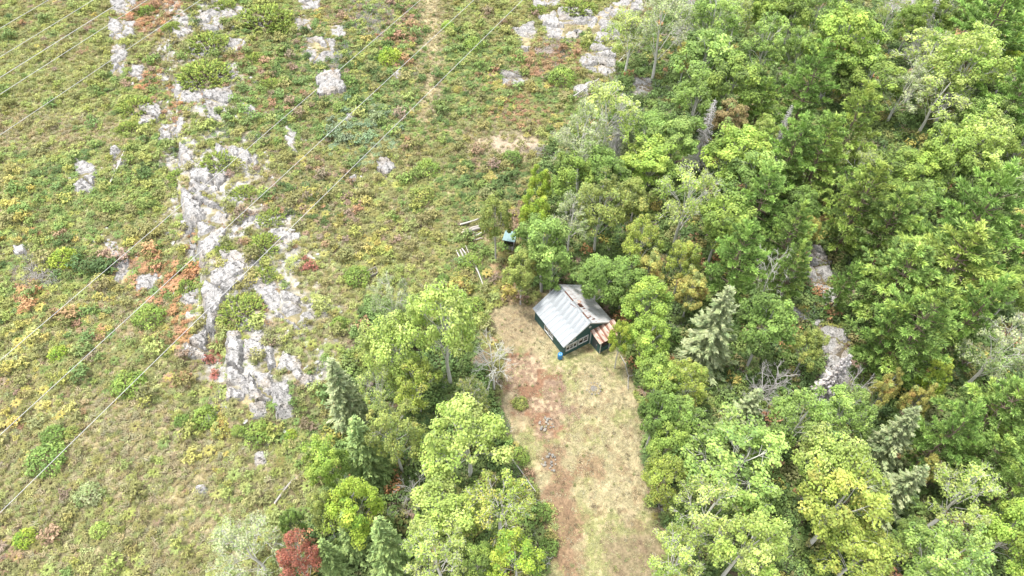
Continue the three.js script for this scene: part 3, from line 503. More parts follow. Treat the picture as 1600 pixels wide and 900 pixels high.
const BUSHES = [
  ['juniper', 'juniper', 375, 488, 36, 'largest round juniper on the lower granite ledges'],
  ['juniper', 'juniper', 350, 389, 17, 'round juniper in the middle of the granite ledges'],
  ['juniper', 'green', 290, 447, 18, 'green juniper left of the ledge among orange shrubs'],
  ['juniper', 'juniper', 318, 116, 40, 'wide juniper mat on the upper left granite'],
  ['juniper', 'juniper', 322, 68, 33, 'juniper mat just above the wide upper left one'],
  ['juniper', 'juniper', 412, 28, 42, 'juniper mat at the top edge right of the upper granite'],
  ['juniper', 'juniper', 440, 45, 24, 'low juniper touching the right end of the top edge mat'],
  ['juniper', 'green', 230, 16, 17, 'small green juniper among orange shrubs at the top edge'],
  ['juniper', 'juniper', 350, 8, 18, 'juniper on the top edge above the pale granite'],
  ['juniper', 'juniper', 268, 42, 16, 'little juniper between orange shrubs and pale granite at the top'],
  ['juniper', 'juniper', 395, 92, 19, 'compact juniper right of the upper juniper mats'],
  ['juniper', 'juniper', 210, 166, 27, 'dark juniper left of the upper granite ledges'],
  ['juniper', 'juniper', 200, 200, 20, 'dark juniper below another one left of the ledges'],
  ['juniper', 'green', 280, 276, 20, 'green juniper at the foot of the granite step'],
  ['juniper', 'juniper', 340, 252, 26, 'juniper between two pale granite slabs on the middle ridge'],
  ['juniper', 'juniper', 420, 132, 18, 'small juniper right of the pale fork shaped rock'],
  ['juniper', 'juniper', 379, 302, 20, 'juniper right of the middle pale slab'],
  ['juniper', 'juniper', 424, 340, 22, 'juniper above the slanting rock strips'],
  ['juniper', 'juniper', 410, 384, 28, 'spreading juniper below the slanting rock strips'],
  ['juniper', 'juniper', 412, 430, 20, 'juniper above the long lower rock slab'],
  ['juniper', 'juniper', 905, 12, 26, 'juniper on the top edge in the far right outcrop'],
  ['juniper', 'juniper', 838, 14, 17, 'juniper at the left end of the far right outcrop'],
  ['juniper', 'juniper', 922, 70, 15, 'juniper between the pale slabs of the far right outcrop'],
  ['bush', 'green', 233, 494, 24, 'green bush left of the granite step near the wire'],
  ['bush', 'lime', 98, 404, 22, 'yellow-green bush in the left scrub at mid height'],
  ['bush', 'green', 200, 600, 25, 'rounded green bush under the lowest wire'],
  ['bush', 'dark', 284, 658, 13, 'small dark green bush left of a round green pair'],
  ['bush', 'green', 319, 652, 21, 'round green bush left of the yellow bush below the ledges'],
  ['bush', 'gold', 348, 670, 19, 'yellow-orange bush between two round green bushes'],
  ['bush', 'green', 402, 676, 22, 'round green bush just below the lowest granite slabs'],
  ['bush', 'lime', 454, 680, 11, 'small bright lime bush right below the granite slabs'],
  ['bush', 'green', 372, 672, 11, 'small green bush between the yellow and round green bushes'],
  ['bush', 'bluish', 72, 718, 29, 'bluish green bush at lower left under the wire'],
  ['bush', 'dark', 82, 682, 20, 'dark twiggy bush just above the bluish one'],
  ['bush', 'olive', 111, 676, 13, 'small olive yellow bush right of the dark twiggy one'],
  ['bush', 'lime', 38, 842, 18, 'light green bush near the bottom left corner'],
  ['bush', 'lightaspen', 155, 828, 15, 'pale yellow bush in the bottom left scrub'],
  ['bush', 'paleaspen', 137, 772, 22, 'pale broad bush in the lower left scrub'],
  ['bush', 'gold', 718, 446, 22, 'golden yellow bush above the pale aspens of the left grove'],
  ['bush', 'dark', 692, 436, 10, 'small dark green bush left of the golden one'],
  ['bush', 'green', 556, 432, 22, 'green bush left of the weathered wooden crate'],
  ['bush', 'olive', 565, 560, 20, 'olive bush on the scrub side of the left grove'],
  ['bush', 'green', 740, 478, 18, 'green bush at the head of the clearing on its left'],
  ['bush', 'olive', 752, 500, 17, 'olive bush at the left corner of the clearing'],
  ['bush', 'olive', 812, 630, 13, 'low green bush on the edge of the red soil'],
  ['bush', 'olive', 760, 640, 17, 'olive bush below the bleached bare tree'],
  ['bush', 'green', 812, 712, 16, 'green bush at the left edge of the brown strip'],
  ['bush', 'dark', 846, 800, 17, 'dark bush along the lower left edge of the clearing'],
  ['bush', 'dark', 858, 856, 17, 'dark bush at the bottom left edge of the clearing'],
  ['bush', 'green', 735, 408, 17, 'bright green bush between the pole heap and the trail'],
  ['bush', 'bright', 700, 40, 11, 'bright green bush right of the pale straw track at the top'],
  ['bush', 'green', 878, 120, 22, 'green bush below the far right outcrop'],
  ['bush', 'green', 740, 70, 17, 'green bush in the upper scrub right of the straw track'],
  ['bush', 'lime', 608, 88, 20, 'yellow-green bush patch left of the straw track'],
  ['bush', 'dark', 800, 246, 16, 'dark bush below the bare sandy patch'],
  ['bush', 'green', 668, 262, 18, 'light green bush in the middle scrub'],
  ['bush', 'olive', 660, 305, 20, 'olive bush in the middle scrub uphill of the log pile'],
  ['bush', 'gold', 715, 140, 9, 'small yellow bush right of the straw track'],
  ['bush', 'green', 530, 505, 14, 'green bush in the scrub right of the lower granite slabs'],
  ['bush', 'lime', 90, 552, 15, 'lime bush in the left scrub between two wires'],
  ['bush', 'orange', 255, 530, 16, 'orange bush left of the lower granite step'],
  ['bush', 'gold', 1258, 482, 10, 'small yellow bush beside the rock gap in the forest'],
  ['bush', 'orange', 1286, 486, 12, 'rusty brush in the middle of the rock gap'],
  ['bush', 'olive', 1304, 440, 12, 'olive bush on the right of the upper cracked rock slope'],
  ['bush', 'lime', 322, 640, 9, 'small lime bush above a round green bush'],
];
for (const b of BUSHES) bush(...b);

// ---------------------------------------------------------------- granite: every outcrop a thing, split along its cracks into slabs
const rockMat = (() => {
  const N = 512, c = new Uint8Array(N * N * 4), b = new Uint8Array(N * N * 4);
  const wrap = (x, y, s, k) => { const p = N / s; const ix = Math.floor(x / s), iy = Math.floor(y / s), fx = x / s - ix, fy = y / s - iy, q = (i, j) => hash(((i % p) + p) % p, ((j % p) + p) % p, k), u = fx * fx * (3 - 2 * fx), v = fy * fy * (3 - 2 * fy); return (q(ix, iy) * (1 - u) + q(ix + 1, iy) * u) * (1 - v) + (q(ix, iy + 1) * (1 - u) + q(ix + 1, iy + 1) * u) * v; };
  for (let j = 0; j < N; j++) for (let i = 0; i < N; i++) {
    const n = wrap(i, j, 64, 1) * 0.4 + wrap(i, j, 16, 2) * 0.35 + wrap(i, j, 4, 3) * 0.25, streak = wrap(i + wrap(i, j, 32, 6) * 40, j * 3 % N, 16, 4), dark = sstep(0.62, 0.8, wrap(i, j, 8, 5) * 0.6 + streak * 0.4);
    const v = (160 + 92 * (n - 0.5)) * (1 - 0.6 * dark), o = (j * N + i) * 4; c.set([v, v * 0.985, v * (0.965 + 0.03 * streak), 255], o); const h = 255 * (0.6 * n + 0.4 * streak) * (1 - 0.6 * dark); b.set([h, h, h, 255], o);
  }
  const mk = (d) => { const t = new THREE.DataTexture(d, N, N); t.magFilter = THREE.LinearFilter; t.wrapS = t.wrapT = THREE.RepeatWrapping; t.needsUpdate = true; return t; };
  const t = mk(c), u = mk(b); t.colorSpace = THREE.SRGBColorSpace;
  return new THREE.MeshStandardMaterial({ map: t, bumpMap: u, bumpScale: 0.1, roughness: 0.95, vertexColors: true, flatShading: true });
})();
const ROCKAREAS = [];
function rock(name, pts, h, label, cracks = 1) {
  const poly = world(pts), cx = poly.reduce((s, p) => s + p[0], 0) / poly.length, cz = poly.reduce((s, p) => s + p[1], 0) / poly.length, seed = Math.round(pts[0][0] * 7 + pts[0][1]), R = rng(seed);
  ROCKAREAS.push(poly);
  const x0 = Math.min(...poly.map((p) => p[0])) - 0.5, x1 = Math.max(...poly.map((p) => p[0])) + 0.5, z0 = Math.min(...poly.map((p) => p[1])) - 0.5, z1 = Math.max(...poly.map((p) => p[1])) + 0.5, area = (x1 - x0) * (z1 - z0);
  const nS = cracks ? Math.max(1, Math.min(12, Math.round(area / 11 * cracks))) : 1, seeds = [], ang = 0.62, ca = Math.cos(ang), sa = Math.sin(ang);
  for (let k = 0; k < nS; k++) seeds.push([x0 + (x1 - x0) * R(), z0 + (z1 - z0) * R(), (R() - 0.5) * 0.5, (R() - 0.5) * 0.2, (R() - 0.5) * 0.2, 0.85 + 0.2 * R()]);
  const g = thing(name, label, 'rock', V(cx, gh(cx, cz), cz), 0, 'granite outcrops of the open scrub'), gy = g.position.y, st = Math.max(0.16, Math.min(0.3, Math.sqrt(area) / 40));
  const nx = Math.ceil((x1 - x0) / st), nz = Math.ceil((z1 - z0) / st);
  const met = (s, x, z) => { const dx = x - s[0], dz = z - s[1]; return Math.hypot((dx * ca + dz * sa) * 0.8, (-dx * sa + dz * ca) * 1.5); };
  seeds.forEach((s, k) => {
    const pos = [], nor = [], uv = [], col = [], idx = [], id = new Map();
    const field = (x, z) => { // distance inside this slab
      const wob = (fbm(x * 0.9 + seed, z * 0.9, 81, 3) - 0.5) * 1.5 + (vnoise(x * 3.3, z * 3.3, 83) - 0.5) * 0.5; let d = edgeDist(poly, x, z) + 0.2 + wob * Math.min(0.8, Math.sqrt(area) * 0.13);
      const m = met(s, x + wob * 0.5, z - wob * 0.4); for (let q = 0; q < seeds.length; q++) if (q !== k) d = Math.min(d, (met(seeds[q], x + wob * 0.5, z - wob * 0.4) - m) * 0.42 - 0.12);
      return d;
    };
    const put = (i, j) => {
      const key = i * 5000 + j; if (id.has(key)) return id.get(key);
      const x = x0 + i * st, z = z0 + j * st, d = field(x, z); if (d < -0.34) { id.set(key, -1); return -1; }
      const strata = (Math.abs(((x * sa - z * ca) * 0.9 + fbm(x, z, 85, 2) * 1.6) % 1) - 0.5) * 0.3, rough = (fbm(x * 1.7, z * 1.7, 87, 4) - 0.5) * 0.34;
      const rim = sstep(-0.05, 0.12, d), dome = 0.72 + 0.28 * sstep(0, 1.2, d);
      const y = gh(x, z) + rim * (h * dome + s[2] * Math.min(1, h * 1.6) + (x - s[0]) * s[3] + (z - s[1]) * s[4] + strata + rough * Math.min(1, h * 2)) - 0.35 * (1 - sstep(-0.34, 0.05, d));
      id.set(key, pos.length / 3); pos.push(x - cx, y - gy, z - cz); uv.push(x / 3.3, z / 3.3);
      const l = s[5] * (0.86 + 0.28 * fbm(x * 0.6, z * 0.6, 89, 3)), warm = sstep(0.55, 0.75, fbm(x * 0.8 + 9, z * 0.8, 91, 3)); col.push(0.84 * l, (0.835 - 0.06 * warm) * l, (0.825 - 0.13 * warm) * l); return pos.length / 3 - 1;
    };
    for (let i = 0; i < nx; i++) for (let j = 0; j < nz; j++) { const a = put(i, j), b = put(i + 1, j), c = put(i, j + 1), d = put(i + 1, j + 1); if (a >= 0 && c >= 0 && b >= 0) idx.push(a, c, b); if (b >= 0 && c >= 0 && d >= 0) idx.push(b, c, d); }
    if (idx.length < 9) return;
    const q = new THREE.BufferGeometry(); q.setAttribute('position', new THREE.Float32BufferAttribute(pos, 3)); q.setAttribute('uv', new THREE.Float32BufferAttribute(uv, 2)); q.setAttribute('color', new THREE.Float32BufferAttribute(col, 3)); q.setIndex(idx); q.computeVertexNormals();
    part('slab', q, rockMat, g);
  });
}
const ROCKS = [
  ['granite_ledge', [[287, 296], [314, 300], [312, 345], [302, 372], [288, 350]], 0.7, 'narrow upright granite ledge at the top of the rock step'],
  ['granite_ledge', [[312, 308], [348, 325], [360, 345], [340, 385], [322, 402], [312, 382]], 0.8, 'tall pale granite face along the middle of the rock step'],
  ['granite_ledge', [[386, 333], [425, 357], [466, 369], [448, 388], [429, 366], [395, 350]], 0.3, 'pale slanting rock strip right of the rock step'],
  ['granite_ledge', [[322, 433], [362, 410], [386, 440], [358, 456], [344, 487], [336, 526], [324, 518]], 0.75, 'bright granite ledge left of the largest juniper'],
  ['granite_ledge', [[394, 445], [425, 430], [441, 453], [485, 478], [486, 499], [466, 514], [419, 482]], 0.4, 'long cracked granite slab right of the largest juniper'],
  ['granite_slab', [[288, 541], [323, 519], [323, 563], [295, 560]], 0.6, 'leaning granite slab left of the red shrubs below the step'],
  ['granite_slab', [[356, 522], [374, 528], [379, 575], [374, 622], [360, 626], [358, 580]], 0.8, 'narrow vertical granite rib below the largest juniper'],
  ['granite_slab', [[380, 534], [406, 526], [420, 548], [400, 560], [383, 560]], 0.55, 'rounded granite block right of the vertical rib'],
  ['granite_slab', [[417, 540], [463, 559], [468, 579], [420, 577]], 0.55, 'flat pale four sided granite slab at the lower ledges'],
  ['granite_slab', [[388, 582], [424, 582], [434, 612], [432, 630], [404, 626], [392, 604]], 0.6, 'big flat pale block in the lowest group of slabs'],
  ['granite_slab', [[432, 600], [449, 596], [456, 630], [458, 652], [434, 654]], 0.4, 'lowest right granite block beside the scrub'],
  ['granite_slab', [[461, 576], [489, 592], [482, 600], [462, 590]], 0.25, 'small pointed slab right of the four sided one'],
  ['granite_slab', [[394, 634], [414, 630], [416, 650], [396, 652]], 0.3, 'small broken slab at the foot of the lowest group'],
  ['granite_slab', [[160, 367], [188, 374], [190, 401], [160, 394]], 0.35, 'isolated granite slab left of the step in the scrub'],
  ['granite_slab', [[182, 411], [204, 407], [208, 424], [190, 442], [182, 440]], 0.35, 'granite knob under the middle wire left of the step'],
  ['granite_slab', [[214, 432], [244, 430], [244, 450], [218, 454]], 0.25, 'low granite patch among orange shrubs'],
  ['granite_slab', [[284, 462], [312, 448], [314, 470], [288, 480]], 0.4, 'granite patch left of the bright ledge among orange shrubs'],
  ['granite_ledge', [[120, 250], [148, 262], [146, 304], [122, 302]], 0.4, 'pale granite sheet at the far left of the scrub'],
  ['granite_ledge', [[174, -6], [220, -6], [204, 22], [180, 24]], 0.4, 'granite patch on the top edge at upper left'],
  ['granite_ledge', [[172, 30], [211, 35], [211, 59], [174, 64]], 0.45, 'granite patch below the one on the top edge at upper left'],
  ['granite_ledge', [[175, 70], [194, 70], [200, 90], [190, 118], [178, 118]], 0.4, 'narrow granite patch third down from the top edge at upper left'],
  ['granite_ledge', [[308, 22], [371, 5], [387, 20], [346, 32], [350, 49], [313, 52]], 0.45, 'bright granite dome between the top edge junipers'],
  ['granite_ledge', [[386, 26], [420, 28], [420, 40], [386, 40]], 0.3, 'small bright granite patch right of the bright dome'],
  ['granite_ledge', [[460, 26], [490, 28], [486, 48], [464, 48]], 0.3, 'pale granite patch near the top right of the junipers'],
  ['granite_ledge', [[480, 58], [525, 62], [520, 95], [485, 98]], 0.3, 'broken grey granite patch in the upper scrub'],
  ['granite_ledge', [[318, 144], [364, 138], [362, 160], [336, 170], [342, 190], [326, 188]], 0.45, 'fork shaped pale granite ledge on the upper ridge'],
  ['granite_ledge', [[270, 136], [313, 132], [315, 157], [278, 162]], 0.4, 'pale granite ledge below the wide juniper mat'],
  ['granite_ledge', [[222, 166], [254, 160], [248, 190], [220, 196]], 0.35, 'pale granite ledge right of the dark junipers'],
  ['granite_ledge', [[252, 194], [286, 187], [284, 210], [252, 220]], 0.4, 'pale granite hump on the upper ridge left side'],
  ['granite_ledge', [[282, 234], [306, 238], [299, 260], [282, 260]], 0.5, 'upright pale block above the middle slab'],
  ['granite_ledge', [[298, 268], [338, 261], [360, 270], [332, 302], [298, 299]], 0.5, 'broad pale granite slab at the head of the step'],
  ['granite_ledge', [[336, 228], [371, 231], [404, 246], [400, 262], [355, 252]], 0.35, 'long pale slab right of the upright block'],
  ['granite_ledge', [[346, 392], [392, 398], [396, 420], [372, 428], [350, 412]], 0.35, 'broken pale granite between the middle juniper and the bright ledge'],
  ['granite_ledge', [[296, 374], [318, 388], [320, 420], [300, 412]], 0.35, 'granite patch under the tall pale face with orange shrubs'],
  ['granite_ledge', [[360, 300], [384, 306], [380, 322], [362, 316]], 0.3, 'small granite patch between two junipers right of the tall pale face'],
  ['granite_ledge', [[205, 100], [226, 104], [222, 128], [206, 124]], 0.35, 'small pale granite patch left of the wide juniper mat'],
  ['granite_ledge', [[266, 30], [292, 26], [300, 52], [276, 60]], 0.4, 'pale granite patch left of the bright dome at the top'],
  ['granite_ledge', [[296, 76], [330, 82], [322, 92], [298, 90]], 0.3, 'thin granite strip between the two upper juniper mats'],
  ['granite_ledge', [[350, 108], [372, 104], [376, 124], [354, 128]], 0.3, 'granite patch at the right end of the wide juniper mat'],
  ['granite_ledge', [[356, 62], [384, 60], [382, 78], [358, 80]], 0.3, 'granite patch right of the upper juniper mats'],
  ['granite_ledge', [[380, 160], [404, 172], [402, 188], [384, 178]], 0.25, 'small tilted rock right of the fork shaped ledge'],
  ['granite_ledge', [[448, 200], [464, 208], [462, 238], [450, 232]], 0.25, 'narrow grey rock in the scrub right of the long pale slab'],
  ['granite_ledge', [[176, 232], [200, 238], [196, 262], [178, 262]], 0.3, 'grey rock beside the pale fallen trunk'],
  ['granite_ledge', [[376, 588], [392, 596], [388, 634], [374, 630]], 0.35, 'long narrow granite piece between the rib and the big flat block'],
  ['granite_ledge', [[468, 2], [500, -4], [498, 14], [472, 16]], 0.3, 'granite patch on the top edge right of the junipers'],
  ['granite_ledge', [[516, 40], [540, 40], [538, 58], [518, 58]], 0.25, 'pale grey patch in the upper scrub above the big boulder'],
  ['boulder', [[497, 122], [530, 117], [540, 145], [500, 152]], 0.8, 'big pale boulder in the upper scrub below a wire'],
  ['granite_ledge', [[843, 30], [881, 10], [922, 18], [930, 38], [901, 60], [858, 62]], 0.6, 'largest pale rounded rock of the far right outcrop'],
  ['granite_ledge', [[926, 27], [955, 12], [958, 37], [972, 59], [928, 70], [922, 44]], 0.5, 'pale rock right of the largest one in the far right outcrop'],
  ['granite_ledge', [[952, 6], [1006, -6], [1002, 22], [959, 26]], 0.4, 'pale rock at the top edge above the light yellow birch'],
  ['granite_ledge', [[804, 45], [834, 36], [838, 52], [820, 84], [812, 62]], 0.4, 'narrow pale rock at the left end of the far right outcrop'],
  ['granite_ledge', [[832, -6], [880, -6], [872, 8], [836, 16]], 0.4, 'pale rock on the top edge above the largest rounded one'],
  ['granite_ledge', [[906, 96], [928, 68], [956, 78], [968, 110], [948, 118], [914, 108]], 0.5, 'ribbed slanted rocks at the foot of the far right outcrop'],
  ['granite_ledge', [[896, 136], [926, 130], [918, 150], [900, 154]], 0.3, 'purple-grey low rock beside the forest tip'],
  ['granite_ledge', [[780, 110], [826, 122], [822, 130], [786, 134]], 0.3, 'broken low rock in the upper scrub right of the straw track'],
  ['boulder', [[590, 252], [606, 248], [616, 262], [604, 275], [593, 268]], 0.7, 'white boulder alone in the middle of the scrub'],
  ['granite_ledge', [[980, 122], [1018, 122], [1024, 149], [990, 152]], 0.35, 'pinkish flat rock at the edge of the forest below the outcrop'],
  ['granite_ledge', [[1250, 384], [1284, 386], [1300, 420], [1308, 460], [1314, 476], [1290, 480], [1272, 455], [1252, 420]], 0.35, 'upper cracked rock slope in the forest gap'],
  ['granite_ledge', [[1236, 474], [1262, 500], [1250, 512], [1236, 506]], 0.35, 'small rock joining the two slopes of the forest gap'],
  ['granite_ledge', [[1262, 499], [1324, 516], [1330, 555], [1322, 604], [1272, 600], [1290, 568], [1280, 548]], 0.35, 'smooth pale rock slope at the lower forest gap'],
  ['granite_ledge', [[1372, -6], [1434, -6], [1424, 24], [1378, 26]], 0.35, 'pale bare rock behind trees at the top edge of the forest'],
  ['boulder', [[614, 113], [624, 111], [630, 122], [620, 126]], 0.35, 'small lavender grey rock just below a wire beside the straw track'],
  ['boulder', [[541, 178], [553, 175], [552, 186], [540, 190]], 0.3, 'small grey rock under a wire left of the straw track'],
  ['boulder', [[547, 277], [556, 275], [558, 284], [549, 286]], 0.45, 'small pale rock under the lowest wire uphill of the white boulder'],
  ['boulder', [[26, 388], [38, 386], [40, 396], [28, 398]], 0.4, 'small pale rock in the left scrub'],
  ['boulder', [[308, 762], [318, 760], [320, 770], [310, 772]], 0.35, 'small white stone in the lower left straw patch'],
  ['boulder', [[400, 710], [412, 708], [414, 724], [402, 726]], 0.3, 'small grey stone below the granite slabs'],
];
for (const [n, p, h, l] of ROCKS) rock(n, p, h, l, n === 'boulder' ? 0 : 1);
// ---------------------------------------------------------------- low growth: far too many plants to count, one object per kind
const C = { yg: [0.29, 0.325, 0.10], ol: [0.235, 0.23, 0.09], mg: [0.175, 0.245, 0.075], dk: [0.10, 0.15, 0.05], st: [0.51, 0.455, 0.28], lt: [0.41, 0.43, 0.185], ru: [0.33, 0.21, 0.125], br: [0.26, 0.195, 0.135], or: [0.42, 0.235, 0.125], ye: [0.40, 0.36, 0.11], gy: [0.44, 0.41, 0.40], bl: [0.20, 0.265, 0.15], rd: [0.32, 0.13, 0.10] };
const BLOBS = [ // where one colour of growth prevails: centre, half width and half height in the photograph's pixels
  [240, 28, 48, 26, 'ru', 0.8], [252, 30, 40, 24, 'or', 0.35], [225, 112, 34, 20, 'br', 0.5], [235, 125, 28, 14, 'or', 0.35], [395, 140, 60, 40, 'ru', 0.45], [270, 165, 45, 24, 'ru', 0.4], [300, 170, 24, 16, 'or', 0.3], [245, 440, 55, 34, 'or', 0.42], [210, 430, 26, 22, 'ru', 0.5], [282, 480, 26, 46, 'or', 0.6], [306, 385, 12, 45, 'or', 0.6], [278, 532, 32, 20, 'ye', 0.30], [285, 530, 20, 16, 'or', 0.4], [340, 568, 14, 42, 'rd', 0.6], [420, 500, 30, 26, 'ru', 0.55], [52, 470, 24, 22, 'or', 0.4], [64, 370, 12, 10, 'or', 0.6], [46, 480, 20, 30, 'ru', 0.3], [640, 62, 36, 40, 'ru', 0.4], [590, 20, 60, 24, 'br', 0.4], [845, 90, 30, 24, 'ru', 0.45], [810, 172, 46, 22, 'ru', 0.35], [890, 75, 24, 22, 'ru', 0.5], [490, 430, 14, 12, 'rd', 0.5], [470, 150, 60, 60, 'br', 0.25], [860, 790, 16, 40, 'ru', 0.4], [815, 735, 16, 20, 'ru', 0.6],
  [230, 720, 110, 60, 'st', 0.55], [300, 760, 60, 60, 'st', 0.4], [195, 490, 50, 36, 'st', 0.5], [250, 880, 20, 24, 'st', 0.8], [165, 630, 46, 40, 'st', 0.5], [70, 205, 120, 26, 'st', 0.6], [70, 110, 70, 60, 'lt', 0.55], [672, 100, 22, 110, 'st', 0.85], [520, 430, 60, 34, 'lt', 0.5], [440, 300, 40, 16, 'st', 0.5], [455, 380, 60, 24, 'lt', 0.55], [280, 290, 24, 50, 'st', 0.45], [265, 90, 40, 34, 'st', 0.5], [385, 160, 24, 16, 'st', 0.5], [700, 190, 100, 26, 'lt', 0.3], [640, 335, 40, 24, 'st', 0.35], [780, 225, 60, 24, 'st', 0.6], [650, 220, 130, 40, 'st', 0.2], [500, 550, 60, 60, 'lt', 0.4], [160, 720, 300, 230, 'lt', 0.38], [180, 780, 240, 140, 'st', 0.22], [60, 300, 90, 60, 'lt', 0.3], [540, 500, 30, 60, 'st', 0.3],
  [590, 88, 34, 24, 'ye', 0.18], [505, 365, 40, 40, 'ye', 0.125], [170, 470, 20, 40, 'ye', 0.24], [40, 520, 60, 40, 'ye', 0.12], [330, 640, 30, 20, 'ye', 0.18], [40, 640, 60, 60, 'ye', 0.125], [570, 400, 40, 30, 'ye', 0.125], [330, 720, 30, 20, 'ye', 0.24], [20, 330, 30, 60, 'ye', 0.125], [520, 60, 30, 30, 'ye', 0.12],
  [470, 90, 50, 40, 'dk', 0.35], [480, 120, 190, 110, 'mg', 0.2], [600, 240, 220, 120, 'ol', 0.25], [330, 110, 110, 90, 'ol', 0.25], [480, 330, 120, 60, 'br', 0.12], [620, 120, 150, 90, 'dk', 0.14], [160, 420, 140, 160, 'mg', 0.14], [130, 330, 60, 50, 'mg', 0.3], [640, 180, 80, 40, 'mg', 0.3], [760, 110, 60, 60, 'mg', 0.3], [570, 210, 50, 40, 'bl', 0.35], [760, 290, 60, 40, 'dk', 0.4], [880, 150, 40, 40, 'mg', 0.5], [700, 300, 60, 50, 'mg', 0.3], [560, 130, 60, 30, 'dk', 0.3], [130, 410, 50, 30, 'dk', 0.25], [470, 640, 40, 60, 'mg', 0.35], [450, 160, 80, 60, 'mg', 0.35], [490, 320, 60, 40, 'dk', 0.25], [740, 410, 40, 40, 'mg', 0.5], [580, 20, 30, 20, 'gy', 0.3], [60, 430, 30, 26, 'gy', 0.3], [580, 50, 22, 12, 'gy', 0.3], [512, 85, 30, 20, 'gy', 0.3], [870, 75, 22, 22, 'gy', 0.3],
];
const BASE = [['dk', 0.05], ['mg', 0.11], ['yg', 0.25], ['lt', 0.19], ['ol', 0.22], ['st', 0.07], ['br', 0.05], ['ru', 0.045], ['ye', 0.02]];
function coverColour(px, py, x, z, R) {
  for (let k = BLOBS.length - 1; k >= 0; k--) { const [bx, by, rx, ry, key, w] = BLOBS[k], d = ((px - bx) / rx) ** 2 + ((py - by) / ry) ** 2; if (d < 2.2) { const p = w * (1 - sstep(0.5, 2.2, d + (vnoise(x * 0.8, z * 0.8, 101) - 0.5) * 0.9)); if (R() < p) return key; } }
  let r = 0.5 + (R() - 0.5) * 0.46 + (fbm(x * 0.4, z * 0.4, 103, 2) - 0.5) * 0.9 + (vnoise(x * 0.08, z * 0.08, 105) - 0.5) * 0.5; r = Math.min(0.999, Math.max(0, r));
  for (const [k, w] of BASE) { if (r < w) return k; r -= w; } return 'yg';
}
function plantGeo(kind, seed) {
  const R = rng(seed), m = new MB(), g = (k) => [k, k, k];
  if (kind === 'grass') for (let q = 0; q < 22; q++) { const a = R() * 6.28, lean = 0.5 + 0.9 * R(), t = V(Math.cos(a) * lean, 1, Math.sin(a) * lean).normalize(), n = V((R() - 0.5) * 0.5, 1, (R() - 0.5) * 0.5); n.addScaledVector(t, -n.dot(t)).normalize(); const l = 0.38 + 0.25 * R(); m.leaf(V((R() - 0.5) * 0.3, 0, (R() - 0.5) * 0.3).addScaledVector(t, l * 0.48), n, t, 0.05, l, g(0.8 + 0.4 * R())); }
  if (kind === 'turf') for (let q = 0; q < 26; q++) { const a = R() * 6.28, t = V(Math.cos(a), 0.35 + 0.3 * R(), Math.sin(a)).normalize(), n = V((R() - 0.5) * 0.5, 1, (R() - 0.5) * 0.5); n.addScaledVector(t, -n.dot(t)).normalize(); m.leaf(V((R() - 0.5) * 1.1, 0.06, (R() - 0.5) * 1.1), n, t, 0.05, 0.3, g(0.6 + 0.7 * R())); }
  if (kind === 'herb') for (let q = 0; q < 38; q++) { const d = sphereDir(R); d.y = Math.abs(d.y) * 0.8 + 0.1; const p = V(d.x * 0.34, d.y * 0.36, d.z * 0.34).multiplyScalar(0.5 + 0.5 * R()), n = V(d.x * 0.5, 1, d.z * 0.5).addScaledVector(sphereDir(R), 0.55).normalize(), t = V(d.x, 0.1, d.z).addScaledVector(sphereDir(R), 0.4); t.addScaledVector(n, -t.dot(n)).normalize(); m.leaf(p, n, t, 0.085, 0.14 + 0.07 * R(), g(0.62 + 0.7 * R())); }
  if (kind === 'fern') for (let q = 0; q < 9; q++) { const a = q * 0.7 + R() * 0.4, d = V(Math.cos(a), 0, Math.sin(a)), s = V(-d.z, 0, d.x); for (let k = 0; k < 6; k++) { const r = 0.12 + k * 0.085, y = 0.34 - 1.1 * (r - 0.3) ** 2; for (const e of [-1, 1]) { const t = s.clone().multiplyScalar(e).addScaledVector(d, 0.5).normalize(), n = V(d.x * 0.3 + (R() - 0.5) * 0.4, 1, d.z * 0.3 + (R() - 0.5) * 0.4); n.addScaledVector(t, -n.dot(t)).normalize(); const l = 0.24 * (1 - k / 8); m.leaf(d.clone().multiplyScalar(r).setY(y).addScaledVector(t, l * 0.45), n, t, 0.075, l, g(0.75 + 0.4 * R())); } } }
  if (kind === 'shrub') for (let c = 0; c < 9; c++) { const a = c * 2.4, r = 0.42 * Math.sqrt(c / 9), o = V(Math.cos(a) * r, 0.32 + 0.25 * R() - r * 0.2, Math.sin(a) * r), b = 0.8 + 0.35 * R(); for (let q = 0; q < 16; q++) { const d = sphereDir(R); d.y += 0.4; d.normalize(); const n = d.clone().addScaledVector(sphereDir(R), 0.6).add(V(0, 0.4, 0)).normalize(), t = sphereDir(R); t.addScaledVector(n, -t.dot(n)).normalize(); const p = o.clone().addScaledVector(d, 0.2 * (0.5 + 0.6 * R())); p.y = Math.max(0.02, p.y); m.leaf(p, n, t, 0.09, 0.13 + 0.05 * R(), g(b * (0.75 + 0.5 * R()))); } }
  if (kind === 'twigs') for (let q = 0; q < 14; q++) { const a = R() * 6.28, p = V((R() - 0.5) * 0.5, 0, (R() - 0.5) * 0.5), e = p.clone().add(V(Math.cos(a) * 0.35, 0.25 + 0.4 * R(), Math.sin(a) * 0.35)); m.limb([p, e], 0.022, 0.01, 3, g(0.8 + 0.4 * R())); const f = p.clone().lerp(e, 0.5); m.limb([f, f.clone().add(V((R() - 0.5) * 0.3, 0.2, (R() - 0.5) * 0.3))], 0.014, 0.008, 3, g(0.9)); }
  return m.geo();
}
